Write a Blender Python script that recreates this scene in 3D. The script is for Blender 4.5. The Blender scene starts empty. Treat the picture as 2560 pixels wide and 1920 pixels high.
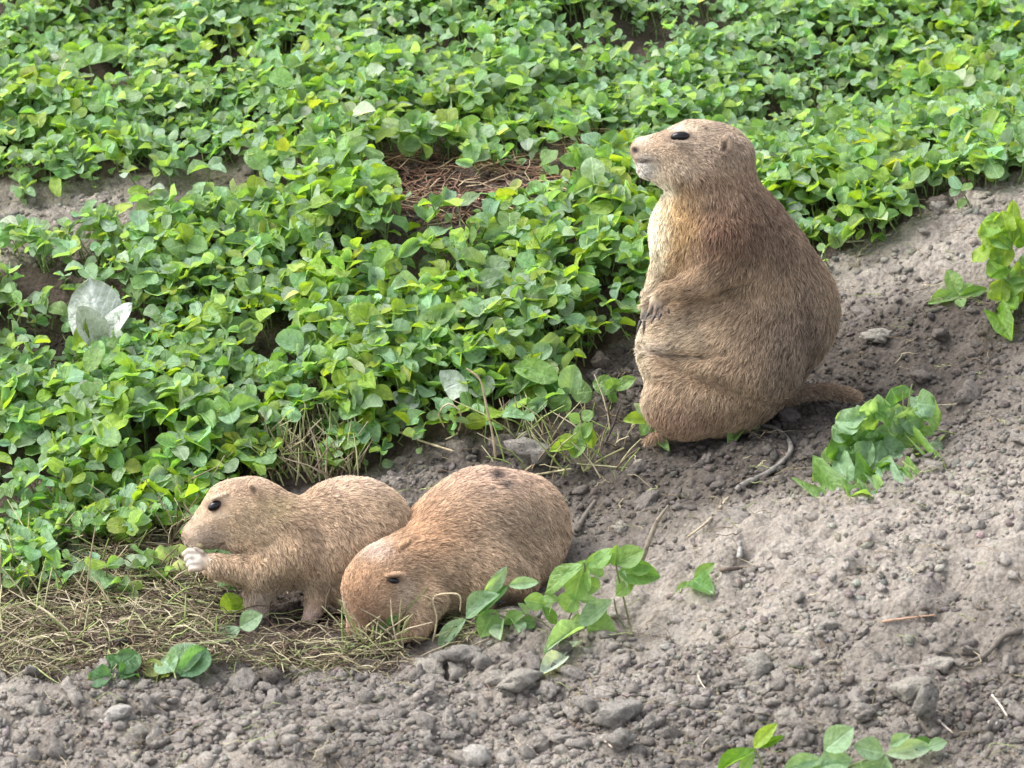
import bpy, math, random
import numpy as np
from mathutils import Vector, Matrix, Quaternion

rng = np.random.default_rng(11)
random.seed(11)
R = math.radians
scene = bpy.context.scene
col = scene.collection

# ------------------------------------------------------------------ camera, sky, sun, exposure
PITCH = R(22.0)
TW = 0.216                       # frame width per metre of distance
CAM = np.array([0.0, 0.0, 1.9])
FW = np.array([0.0, math.cos(PITCH), -math.sin(PITCH)])
UP = np.array([0.0, math.sin(PITCH), math.cos(PITCH)])
RT = np.array([1.0, 0.0, 0.0])
cd = bpy.data.cameras.new('camera'); cam = bpy.data.objects.new('camera', cd); col.objects.link(cam)
cam.location = CAM; cam.rotation_euler = (math.pi/2 - PITCH, 0, 0)
cd.sensor_width = 36; cd.lens = 36.0/TW; cd.clip_start = 0.1; cd.clip_end = 400
cd.dof.use_dof = True; cd.dof.focus_distance = 4.95; cd.dof.aperture_fstop = 16
scene.camera = cam

SUN_DIR = Vector((-0.62, 0.12, 0.80)).normalized()
w = bpy.data.worlds.new('World'); scene.world = w; w.use_nodes = True
nt = w.node_tree; nt.nodes.clear()
sky = nt.nodes.new('ShaderNodeTexSky'); sky.sky_type = 'NISHITA'; sky.sun_disc = False
sky.sun_elevation = math.asin(SUN_DIR.z); sky.sun_rotation = math.atan2(SUN_DIR.x, SUN_DIR.y)
sky.air_density = 1.0; sky.dust_density = 3.0; sky.ozone_density = 1.0
hs = nt.nodes.new('ShaderNodeHueSaturation'); hs.inputs['Saturation'].default_value = 0.35   # thin bright cloud cover
bg = nt.nodes.new('ShaderNodeBackground'); bg.inputs['Strength'].default_value = 0.15
wo = nt.nodes.new('ShaderNodeOutputWorld')
nt.links.new(sky.outputs[0], hs.inputs['Color']); nt.links.new(hs.outputs[0], bg.inputs[0]); nt.links.new(bg.outputs[0], wo.inputs[0])
sd = bpy.data.lights.new('sun', 'SUN'); sd.energy = 1.15; sd.angle = R(38); sd.color = (1.0, 0.98, 0.95)
sun = bpy.data.objects.new('sun', sd); col.objects.link(sun)
sun.rotation_euler = SUN_DIR.to_track_quat('Z', 'Y').to_euler()
scene.view_settings.view_transform = 'Standard'; scene.view_settings.look = 'None'
scene.view_settings.gamma = 1.0; scene.view_settings.use_curve_mapping = False
scene.view_settings.exposure = 1.5
try:
    scene.cycles.max_bounces = 6; scene.cycles.diffuse_bounces = 3; scene.cycles.transmission_bounces = 4
except Exception:
    pass

# ------------------------------------------------------------------ numeric helpers
def _hash(ix, iy, iz, seed):
    h = (ix.astype(np.int64)*374761393 + iy.astype(np.int64)*668265263 + iz.astype(np.int64)*2147483647 + seed*1274126177) & 0xFFFFFFFF
    h = ((h ^ (h >> 13))*1274126177) & 0xFFFFFFFF
    h = ((h ^ (h >> 16))*2246822519) & 0xFFFFFFFF
    h = h ^ (h >> 15)
    return (h & 0xFFFFFF)/float(0xFFFFFF)
def vnoise(p, seed=0):
    p = np.asarray(p, float)
    i = np.floor(p).astype(np.int64); f = p - i; f = f*f*(3 - 2*f)
    r = 0
    for dx in (0, 1):
        for dy in (0, 1):
            for dz in (0, 1):
                wgt = (f[:, 0] if dx else 1 - f[:, 0])*(f[:, 1] if dy else 1 - f[:, 1])*(f[:, 2] if dz else 1 - f[:, 2])
                r = r + wgt*_hash(i[:, 0]+dx, i[:, 1]+dy, i[:, 2]+dz, seed)
    return r*2 - 1
def fbm(p, octs=4, seed=0):
    r = 0; a = 1.0; p = np.array(p, float)
    for o in range(octs):
        r = r + a*vnoise(p, seed+o*17); p = p*2.07 + 3.1; a *= 0.5
    return r
def xy0(x, y, sc=1.0):
    return np.stack([x*sc, y*sc, np.zeros_like(x)], 1)
def domes(x, y, cell, seed, keep=0.8):
    gx = x/cell; gy = y/cell; ix = np.floor(gx).astype(np.int64); iy = np.floor(gy).astype(np.int64)
    out = np.zeros_like(x); z0 = np.zeros_like(ix)
    for dx in (-1, 0, 1):
        for dy in (-1, 0, 1):
            cx = ix+dx; cy = iy+dy
            px = cx + _hash(cx, cy, z0, seed); py = cy + _hash(cx, cy, z0, seed+1)
            rr = 0.35 + 0.5*_hash(cx, cy, z0, seed+2); on = _hash(cx, cy, z0, seed+3) < keep
            d2 = ((gx-px)**2 + (gy-py)**2)/rr**2
            out = np.maximum(out, np.where(on, rr*np.sqrt(np.clip(1-d2, 0, 1)), 0))
    return out*cell
def norm(v):
    return v/np.maximum(np.linalg.norm(v, axis=-1, keepdims=True), 1e-9)

# pixel of the 2560 x 1920 photograph <-> world
def PX(u, v, D):
    u = np.asarray(u, float); v = np.asarray(v, float); D = np.asarray(D, float)
    return CAM + D[..., None]*(FW + RT*((u-1280)/2560*TW)[..., None] + UP*((960-v)/2560*TW)[..., None])
def to_px(P):
    q = np.asarray(P) - CAM; D = q@FW
    return 1280 + (q@RT)/D/TW*2560, 960 - (q@UP)/D/TW*2560, D

# ------------------------------------------------------------------ terrain shape
ctl = []
US = (-400, 300, 960, 1500, 1960, 2560, 3000)
rows = {
 2150: (4.30, 4.30, 4.30, 4.28, 4.25, 4.20, 4.18),
 1920: (4.45, 4.45, 4.45, 4.43, 4.40, 4.36, 4.34),
 1690: (4.61, 4.61, 4.61, 4.58, 4.53, 4.48, 4.46),
 1520: (4.79, 4.79, 4.79, 4.72, 4.63, 4.56, 4.54),
 1320: (4.95, 4.95, 4.95, 4.90, 4.76, 4.66, 4.62),
 1100: (5.06, 5.06, 5.06, 5.03, 4.99, 4.82, 4.76),
 900:  (5.17, 5.17, 5.17, 5.16, 5.14, 5.03, 4.98),
 650:  (5.31, 5.31, 5.31, 5.31, 5.29, 5.17, 5.12),
 430:  (5.46, 5.46, 5.46, 5.47, 5.52, 5.33, 5.27),
 300:  (5.58, 5.58, 5.58, 5.60, 5.70, 5.68, 5.60),
 0:    (5.84, 5.84, 5.84, 5.86, 5.92, 5.95, 5.95),
 -300: (6.15, 6.15, 6.15, 6.16, 6.2, 6.22, 6.22)}
for vv, ds in rows.items():
    for uu, dd in zip(US, ds):
        ctl.append(PX(uu, vv, dd))
ctl = np.array(ctl)
A_ = np.c_[ctl[:, 0], ctl[:, 1], np.ones(len(ctl))]
plane = np.linalg.lstsq(A_, ctl[:, 2], rcond=None)[0]
res = ctl[:, 2] - A_@plane
SIG = 0.23
def _K(ax, ay, bx, by):
    return np.exp(-((ax[:, None]-bx[None])**2 + (ay[:, None]-by[None])**2)/(2*SIG**2))
KW = np.linalg.solve(_K(ctl[:, 0], ctl[:, 1], ctl[:, 0], ctl[:, 1]) + 0.02*np.eye(len(ctl)), res)
def hbase(x, y):
    x = np.atleast_1d(np.asarray(x, float)); y = np.atleast_1d(np.asarray(y, float))
    r = plane[0]*x + plane[1]*y + plane[2]
    far = np.clip(y-7, 0, None)
    r = r + 0.10*far - 0.0006*far**2
    r = r + _K(x, y, ctl[:, 0], ctl[:, 1])@KW
    return r
def groundD(u, v):
    u = np.atleast_1d(np.asarray(u, float)); v = np.atleast_1d(np.asarray(v, float)); u, v = np.broadcast_arrays(u, v)
    lo = np.full(u.shape, 3.0); hi = np.full(u.shape, 3.0); done = np.zeros(u.shape, bool)
    D = np.full(u.shape, 3.0)
    for k in range(140):
        D2 = D + 0.04
        P = PX(u, v, D2); below = P[:, 2] < hbase(P[:, 0], P[:, 1])
        new = below & ~done
        lo = np.where(new, D, lo); hi = np.where(new, D2, hi); done |= new; D = D2
        if done.all(): break
    for k in range(9):
        m = (lo+hi)/2; P = PX(u, v, m); b = P[:, 2] < hbase(P[:, 0], P[:, 1])
        hi = np.where(b, m, hi); lo = np.where(b, lo, m)
    return (lo+hi)/2
def G(u, v):
    return PX(np.atleast_1d(u), np.atleast_1d(v), groundD(u, v))[0]
def hnorm(x, y):
    e = 0.01
    gx = (hbase(x+e, y)-hbase(x-e, y))/(2*e); gy = (hbase(x, y+e)-hbase(x, y-e))/(2*e)
    return norm(np.stack([-gx, -gy, np.ones_like(gx)], 1))

def inpoly(u, v, poly):
    inside = np.zeros(np.shape(u), bool); n = len(poly); j = n-1
    for i in range(n):
        xi, yi = poly[i]; xj, yj = poly[j]
        c = ((yi > v) != (yj > v)) & (u < (xj-xi)*(v-yi)/((yj-yi) + 1e-9) + xi)
        inside ^= c; j = i
    return inside
# where the clover is rooted (traced on the ground)
CLOVER = [(-3000, -2500), (5500, -2500), (5500, 250), (2900, 330), (2560, 425), (2330, 520), (2200, 590), (2050, 655), (1960, 700), (1720, 800), (1540, 850),
          (1440, 960), (1300, 1060), (1060, 1110), (900, 1190), (720, 1230), (520, 1270), (330, 1350), (130, 1420), (0, 1450), (-600, 1500), (-3000, 1600)]
BARE = [[(-500, 445), (150, 458), (420, 425), (620, 405), (680, 480), (590, 570), (380, 605), (180, 655), (-500, 700)],
        [(870, 450), (1000, 405), (1240, 415), (1480, 335), (1640, 305), (1620, 440), (1420, 550), (1180, 625), (940, 620)],
        [(1500, 120), (1680, 80), (1750, 95), (1700, 160), (1550, 190)],
        [(-200, -60), (70, -40), (80, 90), (-200, 100)],
        [(40, 840), (170, 790), (290, 920), (90, 1000)],
        [(640, 140), (760, 100), (800, 200), (660, 250)], [(150, 170), (330, 150), (340, 260), (160, 290)], [(1180, 690), (1300, 670), (1320, 780), (1200, 800)],
        [(-100, 1180), (120, 1160), (190, 1260), (-100, 1330)],
        [(620, 870), (760, 840), (790, 990), (660, 1020)]]
def clover_mask(u, v, jit=0):
    u = u + jit; v = v + jit
    m = inpoly(u, v, CLOVER)
    for b in BARE: m &= ~inpoly(u, v, b)
    return m
LITTER = [(-600, 1330), (150, 1340), (330, 1280), (560, 1210), (620, 1500), (900, 1560), (1180, 1520), (1240, 1590), (1120, 1670), (700, 1680), (350, 1700), (-600, 1690)]

# ------------------------------------------------------------------ materials
def new_mat(name):
    m = bpy.data.materials.new(name); m.use_nodes = True
    nt = m.node_tree; b = nt.nodes['Principled BSDF']
    return m, nt, b
def N(nt, t, **kw):
    n = nt.nodes.new(t)
    for k, v in kw.items():
        if k in n.inputs: n.inputs[k].default_value = v
        else: setattr(n, k, v)
    return n
def L(nt, a, b): nt.links.new(a, b)
def mixc(nt, fac, a, b, mode='MIX'):
    m = nt.nodes.new('ShaderNodeMix'); m.data_type = 'RGBA'; m.blend_type = mode
    for sock, v in ((m.inputs[0], fac), (m.inputs[6], a), (m.inputs[7], b)):
        if hasattr(v, 'is_output'): nt.links.new(v, sock)
        else: sock.default_value = v if not isinstance(v, tuple) else (*v, 1)[:4]
    return m.outputs[2]
def ramp(nt, src, stops):
    r = nt.nodes.new('ShaderNodeValToRGB'); nt.links.new(src, r.inputs[0])
    e = r.color_ramp.elements
    while len(e) < len(stops): e.new(0.5)
    for el, (p, c) in zip(e, stops):
        el.position = p; el.color = (*c, 1) if isinstance(c, tuple) else (c, c, c, 1)
    return r.outputs[0]

def soil_material():
    m, nt, b = new_mat('soil')
    g = N(nt, 'ShaderNodeNewGeometry'); at = N(nt, 'ShaderNodeAttribute', attribute_name='Col')
    n1 = N(nt, 'ShaderNodeTexNoise', Scale=28.0, Detail=8.0, Roughness=0.65); L(nt, g.outputs['Position'], n1.inputs['Vector'])
    n2 = N(nt, 'ShaderNodeTexNoise', Scale=260.0, Detail=6.0, Roughness=0.7); L(nt, g.outputs['Position'], n2.inputs['Vector'])
    vo = N(nt, 'ShaderNodeTexVoronoi', Scale=150.0); L(nt, g.outputs['Position'], vo.inputs['Vector'])
    c = mixc(nt, 1.0, at.outputs['Color'], ramp(nt, n1.outputs[0], [(0.3, (0.72, 0.69, 0.66)), (0.7, (1.25, 1.24, 1.22))]), 'MULTIPLY')
    c = mixc(nt, 1.0, c, ramp(nt, n2.outputs[0], [(0.3, (0.66, 0.64, 0.62)), (0.7, (1.3, 1.3, 1.3))]), 'MULTIPLY')
    L(nt, c, b.inputs['Base Color']); b.inputs['Roughness'].default_value = 0.95; b.inputs['Specular IOR Level'].default_value = 0.15
    bp = N(nt, 'ShaderNodeBump', Strength=0.9, Distance=0.004); L(nt, n2.outputs[0], bp.inputs['Height'])
    bp2 = N(nt, 'ShaderNodeBump', Strength=0.8, Distance=0.004, invert=True); L(nt, vo.outputs['Distance'], bp2.inputs['Height']); L(nt, bp.outputs[0], bp2.inputs['Normal'])
    L(nt, bp2.outputs[0], b.inputs['Normal'])
    return m
M_soil = soil_material()
def clod_material(name, objcol):
    m, nt, b = new_mat(name)
    tc = N(nt, 'ShaderNodeNewGeometry')
    if objcol: src = N(nt, 'ShaderNodeObjectInfo').outputs['Color']
    else: src = N(nt, 'ShaderNodeAttribute', attribute_name='Col').outputs['Color']
    n2 = N(nt, 'ShaderNodeTexNoise', Scale=330.0, Detail=6.0, Roughness=0.7); L(nt, tc.outputs['Position'], n2.inputs['Vector'])
    c = mixc(nt, 1.0, src, ramp(nt, n2.outputs[0], [(0.3, (0.62, 0.6, 0.58)), (0.7, (1.3, 1.3, 1.3))]), 'MULTIPLY')
    L(nt, c, b.inputs['Base Color']); b.inputs['Roughness'].default_value = 0.95; b.inputs['Specular IOR Level'].default_value = 0.12
    bp = N(nt, 'ShaderNodeBump', Strength=1.0, Distance=0.007); L(nt, n2.outputs[0], bp.inputs['Height']); L(nt, bp.outputs[0], b.inputs['Normal'])
    return m
M_clods = clod_material('clod_mass', False); M_clod = clod_material('clod', True)

def leaf_material(name, objcol, trans=0.46):
    m, nt, b = new_mat(name)
    out = nt.nodes['Material Output']
    if objcol: src = N(nt, 'ShaderNodeObjectInfo').outputs['Color']
    else: src = N(nt, 'ShaderNodeAttribute', attribute_name='Col').outputs['Color']
    uv = N(nt, 'ShaderNodeUVMap', uv_map='UVMap'); sx = N(nt, 'ShaderNodeSeparateXYZ'); L(nt, uv.outputs[0], sx.inputs[0])
    # mid vein and slanting side veins, drawn from the leaf's own coordinates
    a = N(nt, 'ShaderNodeMath', operation='SUBTRACT'); L(nt, sx.outputs[0], a.inputs[0]); a.inputs[1].default_value = 0.5
    ab = N(nt, 'ShaderNodeMath', operation='ABSOLUTE'); L(nt, a.outputs[0], ab.inputs[0])
    mid = N(nt, 'ShaderNodeMapRange'); L(nt, ab.outputs[0], mid.inputs[0]); mid.inputs[1].default_value = 0.0; mid.inputs[2].default_value = 0.055; mid.inputs[3].default_value = 1; mid.inputs[4].default_value = 0
    s1 = N(nt, 'ShaderNodeMath', operation='MULTIPLY_ADD'); L(nt, ab.outputs[0], s1.inputs[0]); s1.inputs[1].default_value = -0.9; L(nt, sx.outputs[1], s1.inputs[2])
    s2 = N(nt, 'ShaderNodeMath', operation='MULTIPLY'); L(nt, s1.outputs[0], s2.inputs[0]); s2.inputs[1].default_value = 6.0
    s3 = N(nt, 'ShaderNodeMath', operation='PINGPONG'); L(nt, s2.outputs[0], s3.inputs[0]); s3.inputs[1].default_value = 0.5
    side = N(nt, 'ShaderNodeMapRange'); L(nt, s3.outputs[0], side.inputs[0]); side.inputs[1].default_value = 0.0; side.inputs[2].default_value = 0.13; side.inputs[3].default_value = 0.5; side.inputs[4].default_value = 0
    vein = N(nt, 'ShaderNodeMath', operation='MAXIMUM'); L(nt, mid.outputs[0], vein.inputs[0]); L(nt, side.outputs[0], vein.inputs[1])
    g = N(nt, 'ShaderNodeNewGeometry')
    n1 = N(nt, 'ShaderNodeTexNoise', Scale=130.0, Detail=4.0, Roughness=0.6); L(nt, g.outputs['Position'], n1.inputs['Vector'])
    c = mixc(nt, 1.0, src, ramp(nt, n1.outputs[0], [(0.3, (0.72, 0.76, 0.7)), (0.72, (1.25, 1.2, 1.25))]), 'MULTIPLY')
    light = mixc(nt, 1.0, c, (1.45, 1.4, 1.5), 'MULTIPLY')
    c2 = mixc(nt, vein.outputs[0], c, light)
    L(nt, c2, b.inputs['Base Color']); b.inputs['Specular IOR Level'].default_value = 0.6
    n3 = N(nt, 'ShaderNodeTexNoise', Scale=45.0, Detail=3.0); L(nt, g.outputs['Position'], n3.inputs['Vector'])
    L(nt, ramp(nt, n3.outputs[0], [(0.38, 0.24), (0.55, 0.55)]), b.inputs['Roughness'])
    bp = N(nt, 'ShaderNodeBump', Strength=0.5, Distance=0.0012, invert=True); L(nt, vein.outputs[0], bp.inputs['Height'])
    bp2 = N(nt, 'ShaderNodeBump', Strength=0.8, Distance=0.005); L(nt, n1.outputs[0], bp2.inputs['Height']); L(nt, bp.outputs[0], bp2.inputs['Normal'])
    L(nt, bp2.outputs[0], b.inputs['Normal'])
    tr = N(nt, 'ShaderNodeBsdfTranslucent'); tc = mixc(nt, 1.0, c2, (1.8, 1.75, 0.6), 'MULTIPLY'); L(nt, tc, tr.inputs['Color'])
    mx = N(nt, 'ShaderNodeMixShader'); mx.inputs[0].default_value = trans
    L(nt, b.outputs[0], mx.inputs[1]); L(nt, tr.outputs[0], mx.inputs[2]); L(nt, mx.outputs[0], out.inputs['Surface'])
    return m
M_leaves = leaf_material('clover_leaf_mass', False); M_leaf = leaf_material('leaf_surface', True); M_bleached = leaf_material('bleached_leaf_surface', True, 0.06)
def plain(name, objcol=False, rough=0.7, color=None, spec=0.3):
    m, nt, b = new_mat(name)
    if color: b.inputs['Base Color'].default_value = (*color, 1)
    else:
        src = N(nt, 'ShaderNodeObjectInfo').outputs['Color'] if objcol else N(nt, 'ShaderNodeAttribute', attribute_name='Col').outputs['Color']
        g = N(nt, 'ShaderNodeNewGeometry'); n1 = N(nt, 'ShaderNodeTexNoise', Scale=200.0, Detail=3.0); L(nt, g.outputs['Position'], n1.inputs['Vector'])
        L(nt, mixc(nt, 1.0, src, ramp(nt, n1.outputs[0], [(0.3, 0.7), (0.7, 1.25)]), 'MULTIPLY'), b.inputs['Base Color'])
    b.inputs['Roughness'].default_value = rough; b.inputs['Specular IOR Level'].default_value = spec
    return m
M_stems = plain('stem_mass'); M_stem = plain('stem_surface', True)
M_eye = plain('eye_surface', color=(0.006, 0.005, 0.006), rough=0.05, spec=0.35)
M_claw = plain('claw_surface', color=(0.05, 0.042, 0.038), rough=0.35)

# ------------------------------------------------------------------ mesh makers
def mesh_np(name, V, F, smooth=True, colr=None, uv=None, mat=None):
    me = bpy.data.meshes.new(name); V = np.asarray(V, np.float32); F = np.asarray(F, np.int32)
    k = F.shape[1]
    me.vertices.add(len(V)); me.vertices.foreach_set('co', V.ravel())
    me.loops.add(F.size); me.loops.foreach_set('vertex_index', F.ravel())
    me.polygons.add(len(F)); me.polygons.foreach_set('loop_start', np.arange(0, F.size, k, dtype=np.int32))
    me.update(calc_edges=True)
    if smooth: me.polygons.foreach_set('use_smooth', np.ones(len(F), bool))
    if colr is not None:
        a = me.color_attributes.new('Col', 'FLOAT_COLOR', 'POINT')
        c = np.ones((len(V), 4), np.float32); c[:, :3] = np.clip(colr, 0, 1); a.data.foreach_set('color', c.ravel())
    if uv is not None:
        l = me.uv_layers.new(name='UVMap'); l.data.foreach_set('uv', np.asarray(uv, np.float32)[F.ravel()].ravel())
    if mat: me.materials.append(mat)
    return me
def link(name, data, parent=None, loc=None, **props):
    o = bpy.data.objects.new(name, data); col.objects.link(o)
    if parent is not None: o.parent = parent
    if loc is not None: o.location = loc
    for k, v in props.items(): o[k] = v
    return o
def scatter(TV, TF, pos, X, Y, Z, sc, colr=None, TUV=None, variant=None):
    """many copies of a template (or of one of several variants), joined"""
    n = len(pos); TV = np.asarray(TV)
    T = TV[variant] if TV.ndim == 3 else np.broadcast_to(TV, (n,)+TV.shape)
    S = sc if np.ndim(sc) == 2 else np.repeat(np.asarray(sc)[:, None], 3, 1)
    T = T*S[:, None, :]
    V = pos[:, None, :] + T[..., 0:1]*X[:, None] + T[..., 1:2]*Y[:, None] + T[..., 2:3]*Z[:, None]
    k = V.shape[1]
    F = (np.asarray(TF)[None] + (np.arange(n)*k)[:, None, None]).reshape(-1, np.asarray(TF).shape[1])
    C = None if colr is None else np.repeat(colr, k, 0)
    U = None if TUV is None else np.tile(TUV, (n, 1))
    return V.reshape(-1, 3), F, C, U
def rand_frames(n, up=None, tilt=0.4):
    a = rng.normal(size=(n, 3))
    z = norm((np.array([0, 0, 1.0]) if up is None else up) + tilt*rng.normal(size=(n, 3)))
    x = norm(np.cross(a, z)); y = np.cross(z, x)
    return x, y, z
def tubes(paths, rads, sides=3):
    """paths (n,k,3), rads (n,k)"""
    n, k, _ = paths.shape
    d = np.gradient(paths, axis=1); d = norm(d)
    ref = np.where(np.abs(d[..., 2:3]) > 0.9, np.array([1.0, 0, 0]), np.array([0, 0, 1.0]))
    x = norm(np.cross(d, ref)); y = np.cross(d, x)
    an = np.arange(sides)*2*np.pi/sides
    V = paths[:, :, None] + rads[:, :, None, None]*(np.cos(an)[:, None]*x[:, :, None] + np.sin(an)[:, None]*y[:, :, None])
    idx = np.arange(n*k*sides).reshape(n, k, sides)
    a = idx[:, :-1]; b = np.roll(a, -1, 2); c = idx[:, 1:]; dd = np.roll(c, -1, 2)
    F = np.stack([a, b, dd, c], -1).reshape(-1, 4)
    return V.reshape(-1, 3), F
def icos(sub):
    import bmesh
    bm = bmesh.new(); bmesh.ops.create_icosphere(bm, subdivisions=sub, radius=1.0)
    V = np.array([v.co[:] for v in bm.verts]); F = np.array([[v.index for v in f.verts] for f in bm.faces]); bm.free()
    return V, F
def rocky(V, seed, amp=0.35, fr=1.3):
    n = fbm(V*fr + seed*7.3, 3, seed); V = V*(1 + amp*n)[:, None]
    for k in range(4):           # a few broken faces
        r = np.random.default_rng(seed*10+k); d = norm(r.normal(size=3)); lim = 0.62 + 0.2*r.random()
        t = V@d; V = V - np.clip(t-lim, 0, None)[:, None]*d*0.85
    return V*np.array([1.0, 0.85, 0.62])

# ------------------------------------------------------------------ the ground
def growing(a, b, step, out_lo, out_hi, g=1.22):
    mid = list(np.arange(a, b+1e-6, step)); lo = []; x = a; s = step
    while x > out_lo: s *= g; x -= s; lo.append(x)
    hi = []; x = mid[-1]; s = step
    while x < out_hi: s *= g; x += s; hi.append(x)
    return np.array(lo[::-1] + mid + hi)
gx = growing(-0.70, 0.70, 0.0047, -60, 60); gy = growing(3.78, 6.0, 0.0052, -20, 120)
XX, YY = np.meshgrid(gx, gy); xf = XX.ravel(); yf = YY.ravel()
def rough(x, y):
    near = (np.abs(x) < 1.6) & (y > 3) & (y < 8)
    amp = np.where(near, 1.0, 0.4)
    r = 0.010*fbm(xy0(x, y, 9), 3, 3) + 0.0055*fbm(xy0(x, y, 34), 3, 5)
    rot = x*0.86 - y*0.5; rot2 = x*0.5 + y*0.86            # scratches raked down the slope
    r = r + 0.0048*fbm(np.stack([rot*22, rot2*95, np.zeros_like(x)], 1), 3, 9)
    return r*amp
def rough_fine(x, y):
    k = np.clip(0.55 + 0.9*fbm(xy0(x, y, 6), 2, 21), 0.1, 1.2)
    low = 1 - 0.55*np.exp(-(((x-0.42)/0.42)**2 + ((y-4.75)/0.5)**2)**1.5)      # the mound is trodden smoother
    return (0.42*domes(x, y, 0.032, 40, 0.45) + 0.42*domes(x, y, 0.017, 50, 0.7))*k*low
zz = hbase(xf, yf) + rough(xf, yf)
sel = (np.abs(xf) < 0.9) & (yf > 3.6) & (yf < 6.4)
zz[sel] += rough_fine(xf[sel], yf[sel])
def ground_z(x, y):
    return hbase(x, y) + rough(x, y)
# soil colour: dry pale crust, moist dark soil where it has been dug, humus under the plants
PU, PV, PD = to_px(np.stack([xf, yf, zz], 1))
def blob(u, v, cu, cv, ru, rv, ang=0):
    a = R(ang); du = (u-cu)*math.cos(a) + (v-cv)*math.sin(a); dv = -(u-cu)*math.sin(a) + (v-cv)*math.cos(a)
    return np.exp(-((du/ru)**2 + (dv/rv)**2))
DRY = np.array([0.318, 0.290, 0.256]); MOIST = np.array([0.105, 0.092, 0.080]); HUM = np.array([0.055, 0.038, 0.030])
def soil_color(x, y, z):
    u, v, _ = to_px(np.stack([x, y, z], 1)); ok = (y > 3) & (y < 9)
    nz = fbm(xy0(x, y, 7), 3, 77)
    pale = 1.2*blob(u, v, 2080, 1430, 620, 150, -12) + 1.3*blob(u, v, 2360, 580, 330, 110, -27) + 0.9*blob(u, v, 1900, 1330, 300, 80, -10) + 0.75*blob(u, v, 2560, 1150, 300, 120) \
        + 0.5*blob(u, v, 900, 1740, 1400, 90) + 0.5*blob(u, v, 250, 520, 300, 70) + 0.35
    dark = 1.4*blob(u, v, 1900, 1080, 440, 150, -12) + 1.1*blob(u, v, 1350, 1130, 300, 150) + 1.3*blob(u, v, 2330, 850, 400, 110, -16) + 0.7*blob(u, v, 1500, 900, 160, 110) \
        + 1.2*blob(u, v, 600, 1520, 700, 110)
    t = np.clip(0.47 + 0.55*pale - 0.80*dark + 0.30*nz, 0, 1)
    t = np.where(ok, t, 0.4)
    c = MOIST + (DRY-MOIST)*t[:, None]
    inn = inpoly(u, v, CLOVER) & ~inpoly(u, v, BARE[0]); hum = np.where(inn, 0.8, 0)
    hum = np.maximum(hum, np.clip(1.2*blob(u, v, 500, 1500, 600, 130) - 0.15, 0, 0.65)*(v < 1690))
    hum = np.where(ok, hum, 0.6)
    return c + (HUM-c)*hum[:, None]
gc_ = soil_color(xf, yf, zz)
nx_, ny_ = len(gx), len(gy); ii = np.arange(nx_*ny_).reshape(ny_, nx_)
GF = np.stack([ii[:-1, :-1], ii[:-1, 1:], ii[1:, 1:], ii[1:, :-1]], -1).reshape(-1, 4)
link('ground', mesh_np('ground', np.stack([xf, yf, zz], 1), GF, colr=gc_, mat=M_soil), kind='structure', label='bare crumbly brown soil of the burrow mound and the slope behind it')

# ------------------------------------------------------------------ clods
def in_frame(u, v, m=60): return (u > -m) & (u < 2560+m) & (v > -m) & (v < 1920+m)
def bare_points(n, umin=-200, umax=2760, vmin=330, vmax=2050):
    u = rng.uniform(umin, umax, n); v = rng.uniform(vmin, vmax, n)
    D = groundD(u, v); P = PX(u, v, D)
    keep = ~clover_mask(u, v)
    return u[keep], v[keep], P[keep]
def on_ground(P, lift=0.0):
    P = P.copy(); P[:, 2] = ground_z(P[:, 0], P[:, 1]) + lift; return P
V1, F1 = icos(1); var1 = np.array([rocky(V1, s, 0.5, 1.6) for s in range(16)])
V2, F2 = icos(2); var2 = np.array([rocky(V2, s+30, 0.5, 2.1)*(1+0.13*vnoise(V2*4.5+s, s))[:, None] for s in range(16)])
u, v, P = bare_points(95000)
u2, v2, P2 = bare_points(26000, -900, 3500, 330, 2700); k = (u2 < -200) | (u2 > 2760) | (v2 > 2050); u = np.r_[u, u2[k]]; v = np.r_[v, v2[k]]; P = np.r_[P, P2[k]]
dens = 0.30 + 0.55*blob(u, v, 1000, 1800, 1500, 130) + 0.3*blob(u, v, 1900, 1100, 500, 160) + 0.3*blob(u, v, 1450, 950, 250, 150) + 0.3*blob(u, v, 2100, 1800, 600, 160) - 0.2*blob(u, v, 2080, 1400, 500, 130) + 0.35*fbm(xy0(P[:, 0], P[:, 1], 8), 2, 91)
lit = inpoly(u, v, LITTER); keep = (rng.random(len(u)) < dens*np.where(lit, 0.4, 1))
P = P[keep]; n = len(P)
x_, y_, z_ = rand_frames(n, tilt=0.5); s_ = 0.0014 + 0.0020*rng.random(n)**1.5 + 0.004*rng.random(n)**6
sz = np.stack([s_*rng.uniform(0.8, 1.6, n), s_*rng.uniform(0.8, 1.2, n), s_*rng.uniform(0.8, 1.2, n)], 1)
P = on_ground(P); P[:, 2] += rough_fine(P[:, 0], P[:, 1])*0.8 + 0.1*s_
cc = soil_color(P[:, 0], P[:, 1], P[:, 2])*rng.uniform(0.62, 1.5, (n, 1))*(1 + 0.04*rng.normal(size=(n, 3)))
cc = (cc*0.85 + 0.15*np.array([0.2, 0.185, 0.17]))*1.28
V, F, C, _ = scatter(var1, F1, P, x_, y_, z_, sz, cc, variant=rng.integers(0, 16, n))
link('soil_crumbs', mesh_np('soil_crumbs', V, F, smooth=False, colr=C, mat=M_clods), kind='stuff', label='fine grey brown crumbs of soil strewn over the bare earth')
print('crumbs', n)
u, v, P = bare_points(11000)
dens = 0.07 + 0.75*blob(u, v, 1000, 1800, 1500, 120) + 0.35*blob(u, v, 1450, 960, 250, 130) + 0.25*blob(u, v, 1800, 1120, 500, 120) + 0.5*blob(u, v, 2200, 1780, 500, 140)
lit = inpoly(u, v, LITTER); keep = (rng.random(len(u)) < dens*np.where(lit, 0.3, 1))
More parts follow.
